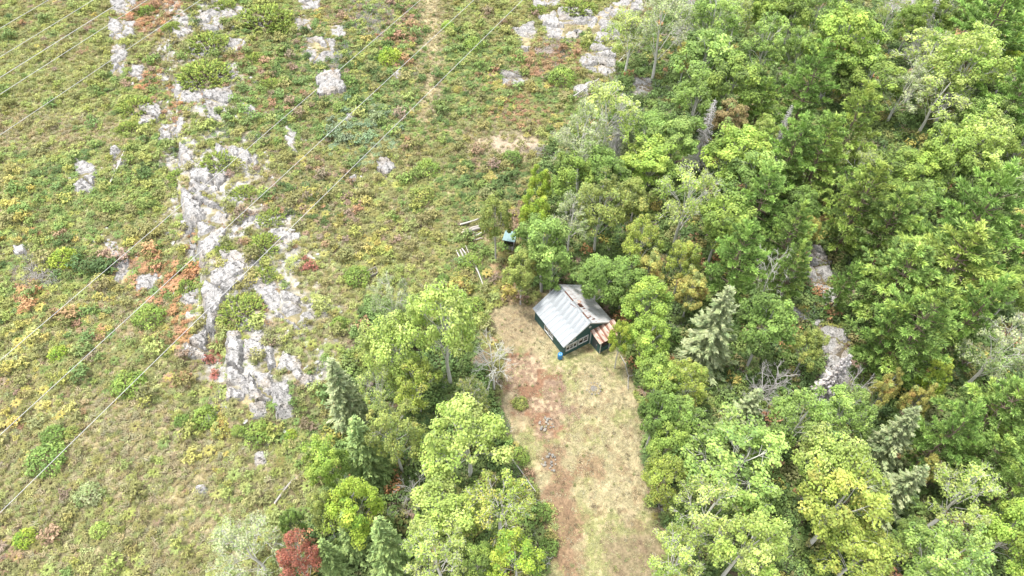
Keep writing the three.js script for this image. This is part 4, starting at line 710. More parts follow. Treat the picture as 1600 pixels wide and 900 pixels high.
{
  const lists = {}, add = (key, x, z, s, col, k, R) => { (lists[key] ??= []).push([x, z, s, [col[0] * k * (0.9 + 0.2 * R()), col[1] * k, col[2] * k * (0.85 + 0.3 * R())], R() * 6.28, 0.8 + 0.45 * R(), (R() - 0.5) * 0.3]); };
  const R = rng(77), boxes = ROCKAREAS.map((p) => [Math.min(...p.map((q) => q[0])), Math.max(...p.map((q) => q[0])), Math.min(...p.map((q) => q[1])), Math.max(...p.map((q) => q[1]))]);
  const onRock = (x, z, e) => { for (let k = 0; k < boxes.length; k++) { const b = boxes[k]; if (x > b[0] - 1 && x < b[1] + 1 && z > b[2] - 1 && z < b[3] + 1 && edgeDist(ROCKAREAS[k], x, z) > e) return true; } return false; };
  const HUT = [[826, 482], [873, 438], [965, 500], [968, 530], [940, 548], [878, 564]].map(([a, b]) => { const p = flat(a, b); return [p.x, p.z]; });
  const SP = 0.37;
  for (let z = -150; z < -8; z += SP) for (let x = -112; x < 112; x += SP) {
    const wx = x + (R() - 0.5) * SP * 1.3, wz = z + (R() - 0.5) * SP * 1.3, q = project(wx, 0, wz), px = q[0], py = q[1], dice = R(), dice2 = R();
    if (q[2] < 5 || px < -70 || px > 1670 || py < -60 || py > 980) continue;
    const wob = (fbm(wx * 0.5, wz * 0.5, 111, 2) - 0.5) * 2.4;
    if (px > 740 && px < 1070 && py > 370) {
      if (edgeDist(HUT, wx, wz) > -0.3) continue;
      const d = Math.max(edgeDist(CLEARING, wx, wz) + wob, dice2 < 0.5 ? edgeDist(TRAIL, wx, wz) + wob * 0.8 : -1, edgeDist(SOIL, wx, wz) + wob * 0.5);
      if (d > 0) { // mown dead grass and bare soil
        const soil = Math.max(edgeDist(SOIL, wx, wz), edgeDist(DARK_DIRT, wx, wz), edgeDist(EDGE_DIRT, wx, wz) - 0.3) + wob; const green = fbm(wx * 0.35, wz * 0.22, 41, 3);
        if (R() < 0.03) add('twigs', wx, wz, 0.5, C.br, 0.8, R); if (R() < 0.05) add('grass', wx, wz, 0.4 + 0.3 * dice2, R() < 0.5 ? C.lt : C.st, 0.75, R); if (dice < (soil > 0 ? 0.3 : 0.98)) add('clearing_grass', wx, wz, 0.32 + 0.3 * dice2, green > 0.5 && R() < 0.6 ? C.lt : R() < 0.12 ? C.br : C.st, 0.6 + 0.4 * R(), R);
        continue;
      }
    }
    if (px < 970) { let hid = false; for (const b of BUSHAREAS) { const dx = wx - b[0], dz = wz - b[1]; if (dx * dx + dz * dz < b[2] * b[2]) { hid = true; break; } } if (hid) continue; }
    if (dice > 0.25 && (((px - 742) / 26) ** 2 + ((py - 366) / 14) ** 2 < 1 || ((px - 734) / 22) ** 2 + ((py - 412) / 22) ** 2 < 1 || ((px - 582) / 14) ** 2 + ((py - 428) / 9) ** 2 < 1)) continue;
    if (px < 620 && bareRock(wx, wz) > 0.06 && dice > 0.22) continue;
    const fo = Math.max(edgeDist(FOREST, wx, wz), edgeDist(GROVE, wx, wz)) + wob * 0.6;
    if (onRock(wx, wz, wob * 0.16 - 0.1)) { const crack = vnoise(wx * 0.9, wz * 0.9, 115) > 0.7; if (dice < (crack ? 0.4 : 0.04)) add('grass', wx, wz, 0.6, C.lt, 0.8 + 0.4 * R(), R); else if (dice < (crack ? 0.8 : 0.07)) add('herb', wx, wz, 0.6, C[R() < 0.4 ? 'ru' : 'ol'], 1, R); continue; }
    if (fo > 0) {
      if (dice < 0.24) add('forest_fern', wx, wz, 0.8 + 0.8 * dice2, R() < 0.5 ? C.mg : R() < 0.6 ? C.dk : R() < 0.5 ? C.yg : C.br, 0.85 + 0.3 * R(), R);
      else if (dice < 0.38) add('forest_shrub', wx, wz, 1.0 + 1.3 * dice2, R() < 0.4 ? C.dk : R() < 0.75 ? C.mg : R() < 0.6 ? C.ol : R() < 0.5 ? C.ye : C.or, 0.85 + 0.3 * R(), R);
      else if (dice < 0.42) add('twigs', wx, wz, 1.6, C.gy, 0.8 + 0.5 * R(), R);
      continue;
    }
    const key = coverColour(px, py, wx, wz, R), col = C[key], k = 0.82 + 0.38 * R(), big = 0.66 + 0.6 * dice2 * dice2 + 0.5 * Math.max(0, vnoise(wx * 0.35, wz * 0.35, 113) - 0.5);
    if (edgeDist(SAND, wx, wz) + wob > 0 && dice > 0.15) continue;
    if (edgeDist(STRIP, wx, wz) + wob * 0.9 > 0.15 && R() < 0.8) { if (dice < 0.6) add('grass', wx, wz, 0.55, C.st, k, R); continue; }
    if (key === 'gy') { if (R() < 0.55) add('herb', wx, wz, big, R() < 0.5 ? C.ol : C.lt, k, R); else add('twigs', wx, wz, big * 1.3, col, k, R); continue; }
    if (key === 'st' || (key === 'lt' && dice < 0.7)) { add('grass', wx, wz, big, col, k, R); continue; }
    if (dice < 0.14) add('shrub', wx, wz, big * (dice < 0.03 ? 1.9 : 1.05), col, k, R); else if (dice < 0.36) add('fern', wx, wz, big * 0.95, col, k, R); else if (dice < 0.50) add('grass', wx, wz, big, R() < 0.5 ? C.lt : col, k, R); else if (dice < 0.9) add('herb', wx, wz, big, col, k, R);
  }
  const what = { grass: ['grass', 'scrub_grass', 'straw and yellow-green grass tufts across the open scrub'], herb: ['herb', 'scrub_herbs', 'mixed green, yellow and rust low herbs across the open scrub'], fern: ['fern', 'scrub_ferns', 'green and browning ferns across the open scrub'], shrub: ['shrub', 'scrub_shrubbery', 'knee high mixed colour shrubs across the open scrub'], twigs: ['twigs', 'dry_twigs', 'grey dry twigs scattered in the scrub and forest floor'], forest_fern: ['fern', 'forest_ferns', 'green ferns on the shaded forest floor'], forest_shrub: ['shrub', 'forest_undergrowth', 'dark low undergrowth between the forest trees'], clearing_grass: ['turf', 'clearing_grass', 'short straw coloured mown grass around the cabin'] };
  const M = new THREE.Matrix4(), Q = new THREE.Quaternion(), E = new THREE.Euler(), col = new THREE.Color();
  const plantMat = new THREE.MeshPhysicalMaterial({ vertexColors: true, roughness: 0.9, transmission: 0.14, thickness: 0, specularIntensity: 0.4 });
  for (const [key, l] of Object.entries(lists)) {
    const im = new THREE.InstancedMesh(plantGeo(what[key][0], 500 + key.length), plantMat, l.length);
    l.forEach(([x, z, s, c, a, hs, tilt], i) => { im.setMatrixAt(i, M.compose(V(x, gh(x, z) - 0.02, z), Q.setFromEuler(E.set(tilt, a, tilt * 0.7)), V(s, s * hs, s))); im.setColorAt(i, col.setRGB(c[0], c[1], c[2])); });
    im.name = what[key][1]; im.userData.kind = 'stuff'; im.userData.label = what[key][2]; im.castShadow = im.receiveShadow = true; scene.add(im);
    }
}

{ // loose granite rubble on the bare parts of the ridge and round the outcrops
  const R = rng(991), list = [];
  for (let k = 0; k < 60000 && list.length < 1100; k++) {
    const x = -75 + 75 * R(), z = -140 + 110 * R(), near = Math.max(...ROCKAREAS.map((p) => Math.abs(p[0][0] - x) < 9 && Math.abs(p[0][1] - z) < 9 ? edgeDist(p, x, z) : -9)), b = bareRock(x, z);
    if (near > -0.5 || (b < 0.04 && near < -1.6) || R() < 0.35 || inside(GROVE, x, z)) continue;
    list.push([x, z, 0.07 + 0.26 * R() ** 3, R() * 6.3, R()]);
  }
  const g = new THREE.DodecahedronGeometry(1, 0), a = g.attributes.position; for (let i = 0; i < a.count; i++) { const k = 0.75 + 0.5 * vnoise(a.getX(i) * 1.6 + 4, a.getY(i) * 1.6 + a.getZ(i) * 2.3, 221); a.setXYZ(i, a.getX(i) * k * 1.5, a.getY(i) * k * 0.4, a.getZ(i) * k); } g.computeVertexNormals();
  const im = new THREE.InstancedMesh(g, new THREE.MeshStandardMaterial({ roughness: 0.95 }), list.length), M = new THREE.Matrix4(), Q = new THREE.Quaternion(), E = new THREE.Euler(), c = new THREE.Color();
  list.forEach(([x, z, s, t, q], i) => { im.setMatrixAt(i, M.compose(V(x, gh(x, z) + s * 0.2, z), Q.setFromEuler(E.set((q - 0.5) * 0.5, t, (q - 0.5) * 0.4)), V(s, s, s))); im.setColorAt(i, c.setRGB(0.30 + 0.12 * q, 0.295 + 0.115 * q, 0.285 + 0.11 * q)); });
  im.name = 'granite_rubble'; im.userData.kind = 'stuff'; im.userData.label = 'loose granite rubble strewn along the rocky ridge'; scene.add(im);
}
// ---------------------------------------------------------------- the cabin
const std = (r, g, b, rough = 0.85, o = {}) => new THREE.MeshStandardMaterial({ color: new THREE.Color().setRGB(r, g, b), roughness: rough, ...o });
const noiseTex = (W, H, f, srgb = true, rep = [1, 1]) => { const d = new Uint8Array(W * H * 4); for (let j = 0; j < H; j++) for (let i = 0; i < W; i++) { const c = f(i, j); d.set([c[0], c[1], c[2], 255], (j * W + i) * 4); } const t = new THREE.DataTexture(d, W, H); if (srgb) t.colorSpace = THREE.SRGBColorSpace; t.magFilter = THREE.LinearFilter; t.wrapS = t.wrapT = THREE.RepeatWrapping; t.repeat.set(...rep); t.needsUpdate = true; return t; };
const white = std(0.42, 0.42, 0.41, 0.6), darkIn = std(0.05, 0.045, 0.04), glass = new THREE.MeshPhysicalMaterial({ color: 0xffffff, transmission: 1, thickness: 0, roughness: 0.05 });
const curtain = std(0.5, 0.5, 0.48, 0.95);
const greenWall = new THREE.MeshStandardMaterial({ map: noiseTex(256, 256, (i, j) => { const n = fbm(i * 0.05, j * 0.02, 121, 3), g = j % 32 < 2 ? 0.7 : 1; return [(42 + 26 * (n - 0.4)) * g, (76 + 26 * (n - 0.4)) * g, (73 + 26 * (n - 0.4)) * g]; }), bumpMap: noiseTex(64, 64, (i, j) => { const v = 255 * (j % 32) / 32; return [v, v, v]; }, false), bumpScale: 0.02, roughness: 0.75 });
const box = (w, h, d, x, y, z) => { const g = new THREE.BoxGeometry(w, h, d); g.translate(x, y, z); return g; };
{
  const cab = thing('cabin', 'small dark green cabin with pale metal gable roof at the head of the clearing', 'cabin', V(7.01, gh(7.01, -47.87), -47.87), -1.031);
  const L = 3.05, Wd = 3.2, EH = 2.12, RH = 4.14, wt = 0.12, slope = (RH - EH) / Wd;
  // +x faces the clearing with the gable, +z is the long left side
  const wallGeo = (shape, holes) => { for (const [a, b, c, d] of holes) { const p = new THREE.Path(); p.moveTo(a, c); p.lineTo(b, c); p.lineTo(b, d); p.lineTo(a, d); p.closePath(); shape.holes.push(p); } return new THREE.ExtrudeGeometry(shape, { depth: wt, bevelEnabled: false }); };
  const poly = (pts) => new THREE.Shape(pts.map(([a, b]) => new THREE.Vector2(a, b)));
  const gable = [[-Wd, -0.3], [Wd, -0.3], [Wd, EH], [0, RH], [-Wd, EH]], fw = [[1.45, 2.95, 0.78, 1.78], [-0.05, 1.25, 0.82, 1.82]];
  const front = part('wall', wallGeo(poly(gable), fw.map(([a, b, c, d]) => [-b, -a, c, d])), greenWall, cab); front.rotation.y = Math.PI / 2; front.position.x = L - wt;
  const back = part('wall', wallGeo(poly(gable), []), greenWall, cab); back.rotation.y = Math.PI / 2; back.position.x = -L;
  const long = [[-L + wt, -0.3], [L - wt, -0.3], [L - wt, EH - 0.02], [-L + wt, EH - 0.02]];
  const left = part('wall', wallGeo(poly(long), [[-0.95, 0.85, 0.5, 1.4]]), greenWall, cab); left.position.z = Wd - wt - 0.02;
  const right = part('wall', wallGeo(poly(long), []), greenWall, cab); right.position.z = -Wd + 0.02;
  part('floor', box(2 * L - 0.3, 0.1, 2 * Wd - 0.3, 0, 0.05, 0), darkIn, cab);
  // windows: two double casements in the gable, one in the long wall; turned so that each lies in its wall
  const windowAt = (pos, turn, w, h, n) => {
    const f = new THREE.Group(); f.name = 'window'; f.position.copy(pos); f.rotation.y = turn; cab.add(f);
    const t = 0.09; part('frame', box(w + 2 * t, t, 0.07, 0, h / 2 + t / 2, 0), white, f); part('frame', box(w + 2 * t, t, 0.09, 0, -h / 2 - t / 2, 0.01), white, f);
    for (let k = 0; k <= n; k++) part('frame', box(t, h, 0.07, -w / 2 - t / 2 + (w + t) * k / n, 0, 0), white, f);
    for (let k = 0; k < n; k++) { const pw = (w + t) / n - t, x = -w / 2 + pw / 2 + k * (pw + t); part('pane', box(pw, h, 0.008, x, 0, -0.02), glass, f); part('curtain', box(pw * 0.98, h * (k % 2 ? 0.45 : 0.6), 0.02, x, h * (k % 2 ? 0.26 : 0.2), -0.12), curtain, f); if (k % 2) part('sash_bar', box(pw, 0.04, 0.03, x, 0, 0.01), white, f); }
  };
  windowAt(V(L + 0.02, 1.28, 2.2), Math.PI / 2, 1.36, 0.92, 3); windowAt(V(L + 0.02, 1.32, 0.6), Math.PI / 2, 1.18, 0.92, 2); windowAt(V(-0.05, 0.95, Wd + 0.005), 0, 1.66, 0.84, 2);
  // roof sheets: nine ribbed sheets a side
  const sheet = (w, len, ribs, seed) => { const n = ribs * 8, p = [], uv = [], id = []; for (let i = 0; i <= n; i++) { const x = -w / 2 + w * i / n, ph = (i % 8), y = ph === 0 ? 0.035 : ph === 1 || ph === 7 ? 0.023 : 0; for (const e of [0, 1]) { p.push(x, y, e * len); uv.push(x * 0.2 + seed * 0.37, e * len * 0.2 + seed * 0.61); } if (i) { const k = i * 2; id.push(k - 2, k - 1, k, k, k - 1, k + 1); } } const g = new THREE.BufferGeometry(); g.setAttribute('position', new THREE.Float32BufferAttribute(p, 3)); g.setAttribute('uv', new THREE.Float32BufferAttribute(uv, 2)); g.setIndex(id); g.computeVertexNormals(); return g; };
  const zinc = new THREE.MeshStandardMaterial({ map: noiseTex(256, 256, (i, j) => { const n = fbm(i * 0.07, j * 0.02, 131, 4), v = 136 + 56 * (n - 0.5); return [v - 3, v + 1, v + 5]; }), roughness: 0.6, metalness: 0.05 });
  const zincOld = new THREE.MeshStandardMaterial({ map: noiseTex(256, 256, (i, j) => { const n = fbm(i * 0.05, j * 0.02, 141, 4), r = sstep(0.66, 0.85, fbm(i * 0.12, j * 0.03, 151, 3)), v = 178 + 40 * (n - 0.5); return [v * (1 - r) + 132 * r, v * (1 - r) + 98 * r, (v + 2) * (1 - r) + 86 * r]; }), roughness: 0.6, metalness: 0.03 });
  const rustM = new THREE.MeshStandardMaterial({ map: noiseTex(128, 128, (i, j) => { const n = fbm(i * 0.09, j * 0.04, 161, 3); return [106 + 60 * (n - 0.5), 72 + 56 * (n - 0.5), 58 + 50 * (n - 0.5)]; }), roughness: 0.8 }), pinkM = new THREE.MeshStandardMaterial({ map: noiseTex(128, 128, (i, j) => { const n = fbm(i * 0.09, j * 0.04, 171, 3), r = sstep(0.55, 0.7, n); return [176 - 40 * r, 152 - 56 * r, 140 - 60 * r]; }), roughness: 0.6, metalness: 0.15 });
  const len = Math.hypot(Wd + 0.25, (Wd + 0.25) * slope), ang = Math.atan(slope), N = 9, sw = (2 * L + 0.34) / N;
  const shL = sheet(sw + 0.02, len, 2, 1), shR = sheet(sw + 0.02, len, 2, 5);
  for (let k = 0; k < N; k++) for (const s of [1, -1]) {
    const m = part('roof_sheet', s > 0 ? shL : shR, s > 0 ? zinc : zincOld, cab); m.rotation.order = 'YXZ'; m.rotation.y = s > 0 ? 0 : Math.PI; m.rotation.x = ang; m.position.set(-L - 0.17 + sw * (k + 0.5), RH + 0.10 + (k % 2) * 0.006, s * 0.004);
  }
  // boards under the sheets close the eaves
  for (const s of [1, -1]) { const m = part('roof_deck', box(2 * L + 0.28, 0.05, len - 0.03, 0, 0, (len - 0.03) / 2), std(0.3, 0.27, 0.22), cab); m.rotation.order = 'YXZ'; m.rotation.y = s > 0 ? 0 : Math.PI; m.rotation.x = ang; m.position.y = RH + 0.062; }
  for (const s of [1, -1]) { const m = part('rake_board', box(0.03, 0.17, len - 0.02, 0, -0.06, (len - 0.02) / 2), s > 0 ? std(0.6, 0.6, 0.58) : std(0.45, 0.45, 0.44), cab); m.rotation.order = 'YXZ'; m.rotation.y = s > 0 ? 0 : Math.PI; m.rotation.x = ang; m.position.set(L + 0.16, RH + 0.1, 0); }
  // ridge caps, two of them rusted
  [[-2.95, -2.05, 0], [-2.05, -0.35, 1], [-0.35, 1.5, 0], [1.5, 2.6, 1], [2.6, 3.2, 0]].forEach(([a, b, r]) => { for (const s of [1, -1]) { const m = part('ridge_cap', box(b - a - 0.01, 0.02, 0.24, (a + b) / 2, 0.05, 0.12), r && s < 0 ? rustM : zinc, cab); m.rotation.order = 'YXZ'; m.rotation.y = 0; m.rotation.x = s > 0 ? ang : -ang; if (s < 0) m.geometry.translate(0, 0, -0.24); m.position.y = RH + 0.10; if (r) m.userData.label = 'rust brown ridge cap'; } });
  const stack = part('chimney', new THREE.CylinderGeometry(0.12, 0.13, 0.75, 12), rustM, cab); stack.position.set(0.35, RH + 0.15, -0.45); const cap = part('chimney_cap', new THREE.ConeGeometry(0.22, 0.16, 12), pinkM, stack); cap.position.y = 0.44;
  const flash = part('flashing', box(0.55, 0.02, 0.7, 0, 0, 0), rustM, cab); flash.rotation.x = -ang; flash.position.set(0.4, RH - 0.2, -0.62);
  for (const [x, z, w, l] of [[0.2, 0.22, 0.9, 0.05], [2.3, -0.55, 0.1, 0.6], [2.6, -0.9, 0.08, 0.5], [0.9, -0.75, 0.1, 0.5]]) { const m = part('roof_batten', box(w, 0.04, l, 0, 0, 0), rustM, cab); m.rotation.x = z > 0 ? ang : -ang; m.rotation.y = 0.3; m.position.set(x, RH + 0.17 - Math.abs(z) * slope, z); }
  const lamp = part('gable_vent', new THREE.CylinderGeometry(0.17, 0.17, 0.08, 16), white, cab); lamp.rotation.z = Math.PI / 2; lamp.position.set(L + 0.05, 3.3, -0.12);
  part('gable_board', box(0.04, 0.12, 0.7, L + 0.03, 3.0, 0.45), white, cab).rotation.x = ang;
  for (const z of [Wd - 0.02, -Wd + 0.02]) part('corner_board', box(0.05, EH, 0.1, L + 0.021, EH / 2, z - Math.sign(z) * 0.06), std(0.05, 0.09, 0.085), cab);
  // the entry porch under a rust striped lean-to roof
  const PZ0 = -0.45, PZ1 = -3.25, PD = 1.75, y0 = 2.42, y1 = 2.08;
  const side = new THREE.Shape([new THREE.Vector2(0, -0.3), new THREE.Vector2(PD, -0.3), new THREE.Vector2(PD, y1 - 0.04), new THREE.Vector2(0, y0 - 0.04)]);
  const door = new THREE.Path(); door.moveTo(0.35, 0.05); door.lineTo(1.35, 0.05); door.lineTo(1.35, 1.85); door.lineTo(0.35, 1.85); door.closePath(); side.holes.push(door);
  const pw = part('porch_wall', new THREE.ExtrudeGeometry(side, { depth: 0.08, bevelEnabled: false }), greenWall, cab); pw.position.set(L + 0.002, 0, PZ0 - 0.08);
  const pw2 = part('porch_wall', box(0.08, 1.1, PZ0 - PZ1 - 0.18, L + PD - 0.05, 0.28, (PZ0 + PZ1) / 2), greenWall, cab); part('porch_wall', box(PD - 0.1, y1 + 0.2, 0.08, L + PD / 2, (y1 - 0.3) / 2, PZ1 + 0.04), greenWall, cab);
  for (const z of [PZ0 - 0.1, (PZ0 + PZ1) / 2, PZ1 + 0.1]) part('porch_post', box(0.1, y1 + 0.2, 0.1, L + PD + 0.03, (y1 - 0.24) / 2, z), white, cab);
  part('porch_post', box(0.1, y0 + 0.15, 0.1, L + 0.06, (y0 - 0.2) / 2, PZ0 + 0.06), white, cab);
  const dr = part('door', box(0.96, 1.78, 0.05, 0.85, 0.95, 0), std(0.06, 0.07, 0.07), cab); dr.position.set(L, 0, PZ0 - 0.06); part('handle', box(0.05, 0.12, 0.06, 1.2, 0.95, 0.04), white, dr);
  part('porch_floor', box(PD - 0.1, 0.08, PZ0 - PZ1 - 0.2, L + PD / 2, 0.06, (PZ0 + PZ1) / 2), std(0.25, 0.2, 0.15), cab);
  const pl = Math.hypot(PD + 0.15, y0 - y1), pa = Math.atan((y0 - y1) / PD), NP = 9, ps = (PZ0 - PZ1 + 0.3) / NP, shP = sheet(ps * 1.36, pl, 1, 9), shQ = sheet(ps * 0.62, pl, 1, 4);
  for (let k = 0; k < NP; k++) { const m = part('porch_roof_sheet', k % 2 ? shQ : shP, k % 2 ? rustM : pinkM, cab); m.rotation.order = 'YXZ'; m.rotation.y = Math.PI / 2; m.rotation.x = pa; m.position.set(L + 0.01, y0 + 0.03 + (k % 2) * 0.006, PZ0 + 0.15 - ps * (k + 0.5)); if (k % 2) m.userData.label = 'rust brown porch roof sheet'; }

  const at2 = (x, z) => { const a = -1.031, c = Math.cos(a), s = Math.sin(a); return V(7.01 + x * c + z * s, 0, -47.87 - x * s + z * c); };
  const bp = at2(L + 0.05, Wd + 0.5), barrel = thing('water_barrel', 'bright blue plastic barrel at the front corner of the cabin', 'barrel', V(bp.x, gh(bp.x, bp.z), bp.z));
  const prof = [[0, 0], [0.25, 0], [0.28, 0.05], [0.29, 0.28], [0.31, 0.31], [0.29, 0.34], [0.29, 0.56], [0.31, 0.59], [0.29, 0.62], [0.28, 0.84], [0.25, 0.88], [0.24, 0.86], [0, 0.86]].map(([a, b]) => new THREE.Vector2(a, b)), blue = std(0.03, 0.17, 0.36, 0.45);
  part('body', new THREE.LatheGeometry(prof, 24), blue, barrel); for (const a of [0.1, -0.1]) part('bung', (() => { const g = new THREE.CylinderGeometry(0.04, 0.04, 0.04, 10); g.translate(a, 0.88, 0.05); return g; })(), std(0.6, 0.6, 0.6), barrel);
}

// ---------------------------------------------------------------- outhouse, timber, crate, stones
const greyWood = std(0.28, 0.26, 0.24, 0.95), paleWood = std(0.31, 0.285, 0.25, 0.9), darkWood = std(0.16, 0.13, 0.11, 0.95), bleached = std(0.36, 0.345, 0.32, 0.9);
{
  const p = onGround(797, 386), o = thing('outhouse', 'little dark outhouse with teal metal roof beside the leafy tree', 'outhouse', p, -0.25), w = 1.25, d = 1.15, h = 1.95, t = 0.06;
  part('wall', box(w, h, t, 0, h / 2, -d / 2), darkWood, o); for (const s of [-1, 1]) part('wall', box(t, h, d - t * 2, s * (w / 2 - t / 2), h / 2, 0), darkWood, o);
  part('front_wall', box(w, 0.25, t, 0, h - 0.12, d / 2 - t / 2), darkWood, o); for (const s of [-1, 1]) part('post', box(0.09, h, 0.09, s * (w / 2 + 0.02), h / 2, d / 2 + 0.03), greyWood, o);
  for (let k = 0; k < 5; k++) part('plank', box(0.19, 0.75, 0.03, -0.44 + k * 0.22, 0.4, d / 2 + 0.02), k % 2 ? greyWood : std(0.5, 0.48, 0.46, 0.9), o); part('bench', box(w - 0.14, 0.45, 0.5, 0, 0.23, -d / 2 + 0.3), darkWood, o);
  const r = part('roof', box(w + 0.35, 0.05, d + 0.45, 0, 0, 0), std(0.15, 0.235, 0.245, 0.6), o); r.rotation.x = 0.16; r.position.set(0, h + 0.1, 0.05); for (let k = 0; k < 4; k++) part('rib', box(0.03, 0.03, d + 0.43, -0.6 + k * 0.4, 0.04, 0), std(0.19, 0.28, 0.29, 0.6), r);
}
const woodEnds = std(0.66, 0.55, 0.4, 0.9);
function pole(name, a, b, r, mat, label, cat, group, lift = 0.1, branches = 0) {
  const A = onGround(...a), B = onGround(...b); A.y += lift + r; B.y += lift + r; const R = rng(a[0] * 3 + b[1]), mid = A.clone().lerp(B, 0.5), o = thing(name, label, cat, V(mid.x, mid.y - r, mid.z), 0, group);
  const pts = [0, 0.25, 0.5, 0.75, 1].map((k) => A.clone().lerp(B, k).sub(o.position).add(V((R() - 0.5) * r * 1.2, (R() - 0.5) * r * 0.5, (R() - 0.5) * r * 1.2)));
  const m = new MB(); m.limb(pts, r, r * 0.8, 9, [1, 1, 1]); const g = m.geo(); g.deleteAttribute('color'); part('stem', g, mat, o);
  for (const [q, rr] of [[pts[0], r], [pts[4], r * 0.8]]) { const d = new THREE.Mesh(new THREE.SphereGeometry(rr * 0.9, 8, 5), woodEnds); d.name = 'cut_end'; d.position.copy(q); d.scale.setScalar(0.98); d.castShadow = d.receiveShadow = true; o.add(d); }
  for (let k = 0; k < branches; k++) { const q = pts[1].clone().lerp(pts[4], R()), e = q.clone().add(V((R() - 0.5) * 1.6, 0.35 * R(), (R() - 0.5) * 1.6)), w = new MB(); w.limb([q, e], r * 0.4, r * 0.18, 4, [1, 1, 1]); const h = w.geo(); h.deleteAttribute('color'); part('branch', h, mat, o); }
}
const PG = 'logs of the pile by the outhouse', HG = 'weathered poles of the heap above the golden bush', WG = 'fallen white poles at the right border of the clearing';
pole('log', [720, 355], [760, 342], 0.13, bleached, 'long bleached log lying uppermost in the log pile', 'log', PG, 0.35);
pole('log', [725, 364], [754, 356], 0.16, paleWood, 'pale log second from the top of the log pile', 'log', PG, 0.3);
pole('log', [724, 369], [757, 359], 0.22, greyWood, 'thickest grey log in the middle of the log pile', 'log', PG, 0.3);
pole('log', [740, 372], [760, 364], 0.13, bleached, 'short pale log below the thickest grey one', 'log', PG, 0.25);
pole('log', [741, 378], [753, 374], 0.1, paleWood, 'shortest thin log at the front of the log pile', 'log', PG, 0.2);
pole('log', [728, 371], [745, 366], 0.15, darkWood, 'dark log lying under the thickest grey one', 'log', PG, 0.08);
pole('wood_pole', [713, 395], [724, 414], 0.09, bleached, 'bleached pole at the left of the pole heap', 'pole', HG, 0.35);
pole('wood_pole', [719, 394], [730, 413], 0.12, greyWood, 'grey thick pole second from left in the pole heap', 'pole', HG, 0.35);
pole('wood_pole', [723, 392], [738, 420], 0.09, bleached, 'long pale pole third from left in the pole heap', 'pole', HG, 0.4);
pole('wood_pole', [728, 388], [744, 424], 0.06, paleWood, 'thin pale pole fourth from left in the pole heap', 'pole', HG, 0.45);
pole('wood_pole', [739, 405], [748, 430], 0.07, greyWood, 'grey pole right in the pole heap above the white one', 'pole', HG, 0.4);
pole('wood_pole', [745, 424], [755, 448], 0.09, bleached, 'white pole nearest the clearing in the pole heap', 'pole', HG, 0.4);
pole('wood_pole', [969, 558], [976, 570.5], 0.045, bleached, 'upper short white pole of the poles beside the clearing', 'pole', WG, 0.35);
pole('wood_pole', [976, 570.5], [981, 590], 0.045, bleached, 'middle white pole of the poles beside the clearing', 'pole', WG, 0.35);
pole('wood_pole', [981, 590], [980.5, 611], 0.04, bleached, 'lower white pole of the poles beside the clearing', 'pole', WG, 0.35);
pole('wood_pole', [976.5, 571], [985, 569], 0.04, bleached, 'short white cross pole under the maple beside the clearing', 'pole', WG, 0.38);
pole('wood_pole', [981.5, 591], [1000, 586], 0.04, bleached, 'long white cross pole beside the clearing', 'pole', WG, 0.38);
pole('wood_pole', [989, 577], [991.5, 588], 0.04, bleached, 'short inner white pole standing off the long cross pole', 'pole', WG, 0.4);
pole('fallen_log', [431, 788], [458, 752], 0.12, greyWood, 'grey fallen log in the scrub left of the grove', 'log', undefined, 0.2, 3);
pole('fallen_log', [176, 288], [199, 236], 0.11, bleached, 'pale fallen trunk near the far left granite sheet', 'log', undefined, 0.4, 4);
pole('fallen_log', [793, 711], [837, 772], 0.06, bleached, 'thin white pole along the left side of the clearing', 'log', undefined, 0.5);
pole('fallen_log', [563, 636], [585, 598], 0.18, darkWood, 'dark fallen trunk between the spruces and the pale aspens', 'log', undefined, 0.5, 4);
pole('fallen_log', [893, 158], [935, 128], 0.1, bleached, 'bleached fallen trunk at the outer side of the forest tip', 'log', undefined, 0.5, 5);
pole('fallen_log', [960, 108], [975, 92], 0.09, bleached, 'white fallen trunk across the ribbed rocks', 'log', undefined, 0.6, 4);
pole('fallen_log', [1318, 574], [1352, 600], 0.1, greyWood, 'grey fallen trunk at the foot of the pale rock slope', 'log', undefined, 0.3, 5);
pole('fallen_log', [1288, 486], [1312, 476], 0.07, greyWood, 'grey branch lying across the middle of the rock gap', 'log', undefined, 0.3, 3);
function brush(px, py, r, n, mat, label) { const p = onGround(px, py), o = thing('brush_pile', label, 'brush pile', p), R = rng(px), m = new MB(); for (let k = 0; k < n; k++) { const a = R() * 6.28, q = V((R() - 0.5) * r * 1.4, 0.1 + 0.5 * R(), (R() - 0.5) * r * 1.1), l = 0.6 + 1.3 * R(); m.limb(bent(q.clone().add(V(Math.cos(a) * l / 2, -0.1, Math.sin(a) * l / 2)), q.clone().add(V(-Math.cos(a) * l / 2, 0.25 * R(), -Math.sin(a) * l / 2)), R, 0.15), 0.035, 0.014, 4, [1, 1, 1]); } const g = m.geo(); g.deleteAttribute('color'); const b = part('sticks', g, mat, o); b.userData.kind = 'stuff'; }
brush(853, 240, 2.6, 110, greyWood, 'grey brush pile between the sandy patch and the forest edge');
brush(806, 338, 2.3, 90, std(0.3, 0.22, 0.16, 0.95), 'brown brush pile right behind the outhouse');
brush(800, 120, 2.4, 70, greyWood, 'loose grey brush on the broken low rock of the upper scrub');
brush(850, 82, 2.2, 80, std(0.4, 0.34, 0.31, 0.95), 'pinkish dry brush below the largest rounded rock');
brush(68, 425, 2.6, 80, greyWood, 'flat grey brush in the left scrub');
brush(945, 95, 1.9, 60, bleached, 'white sticks on the ribbed rocks');
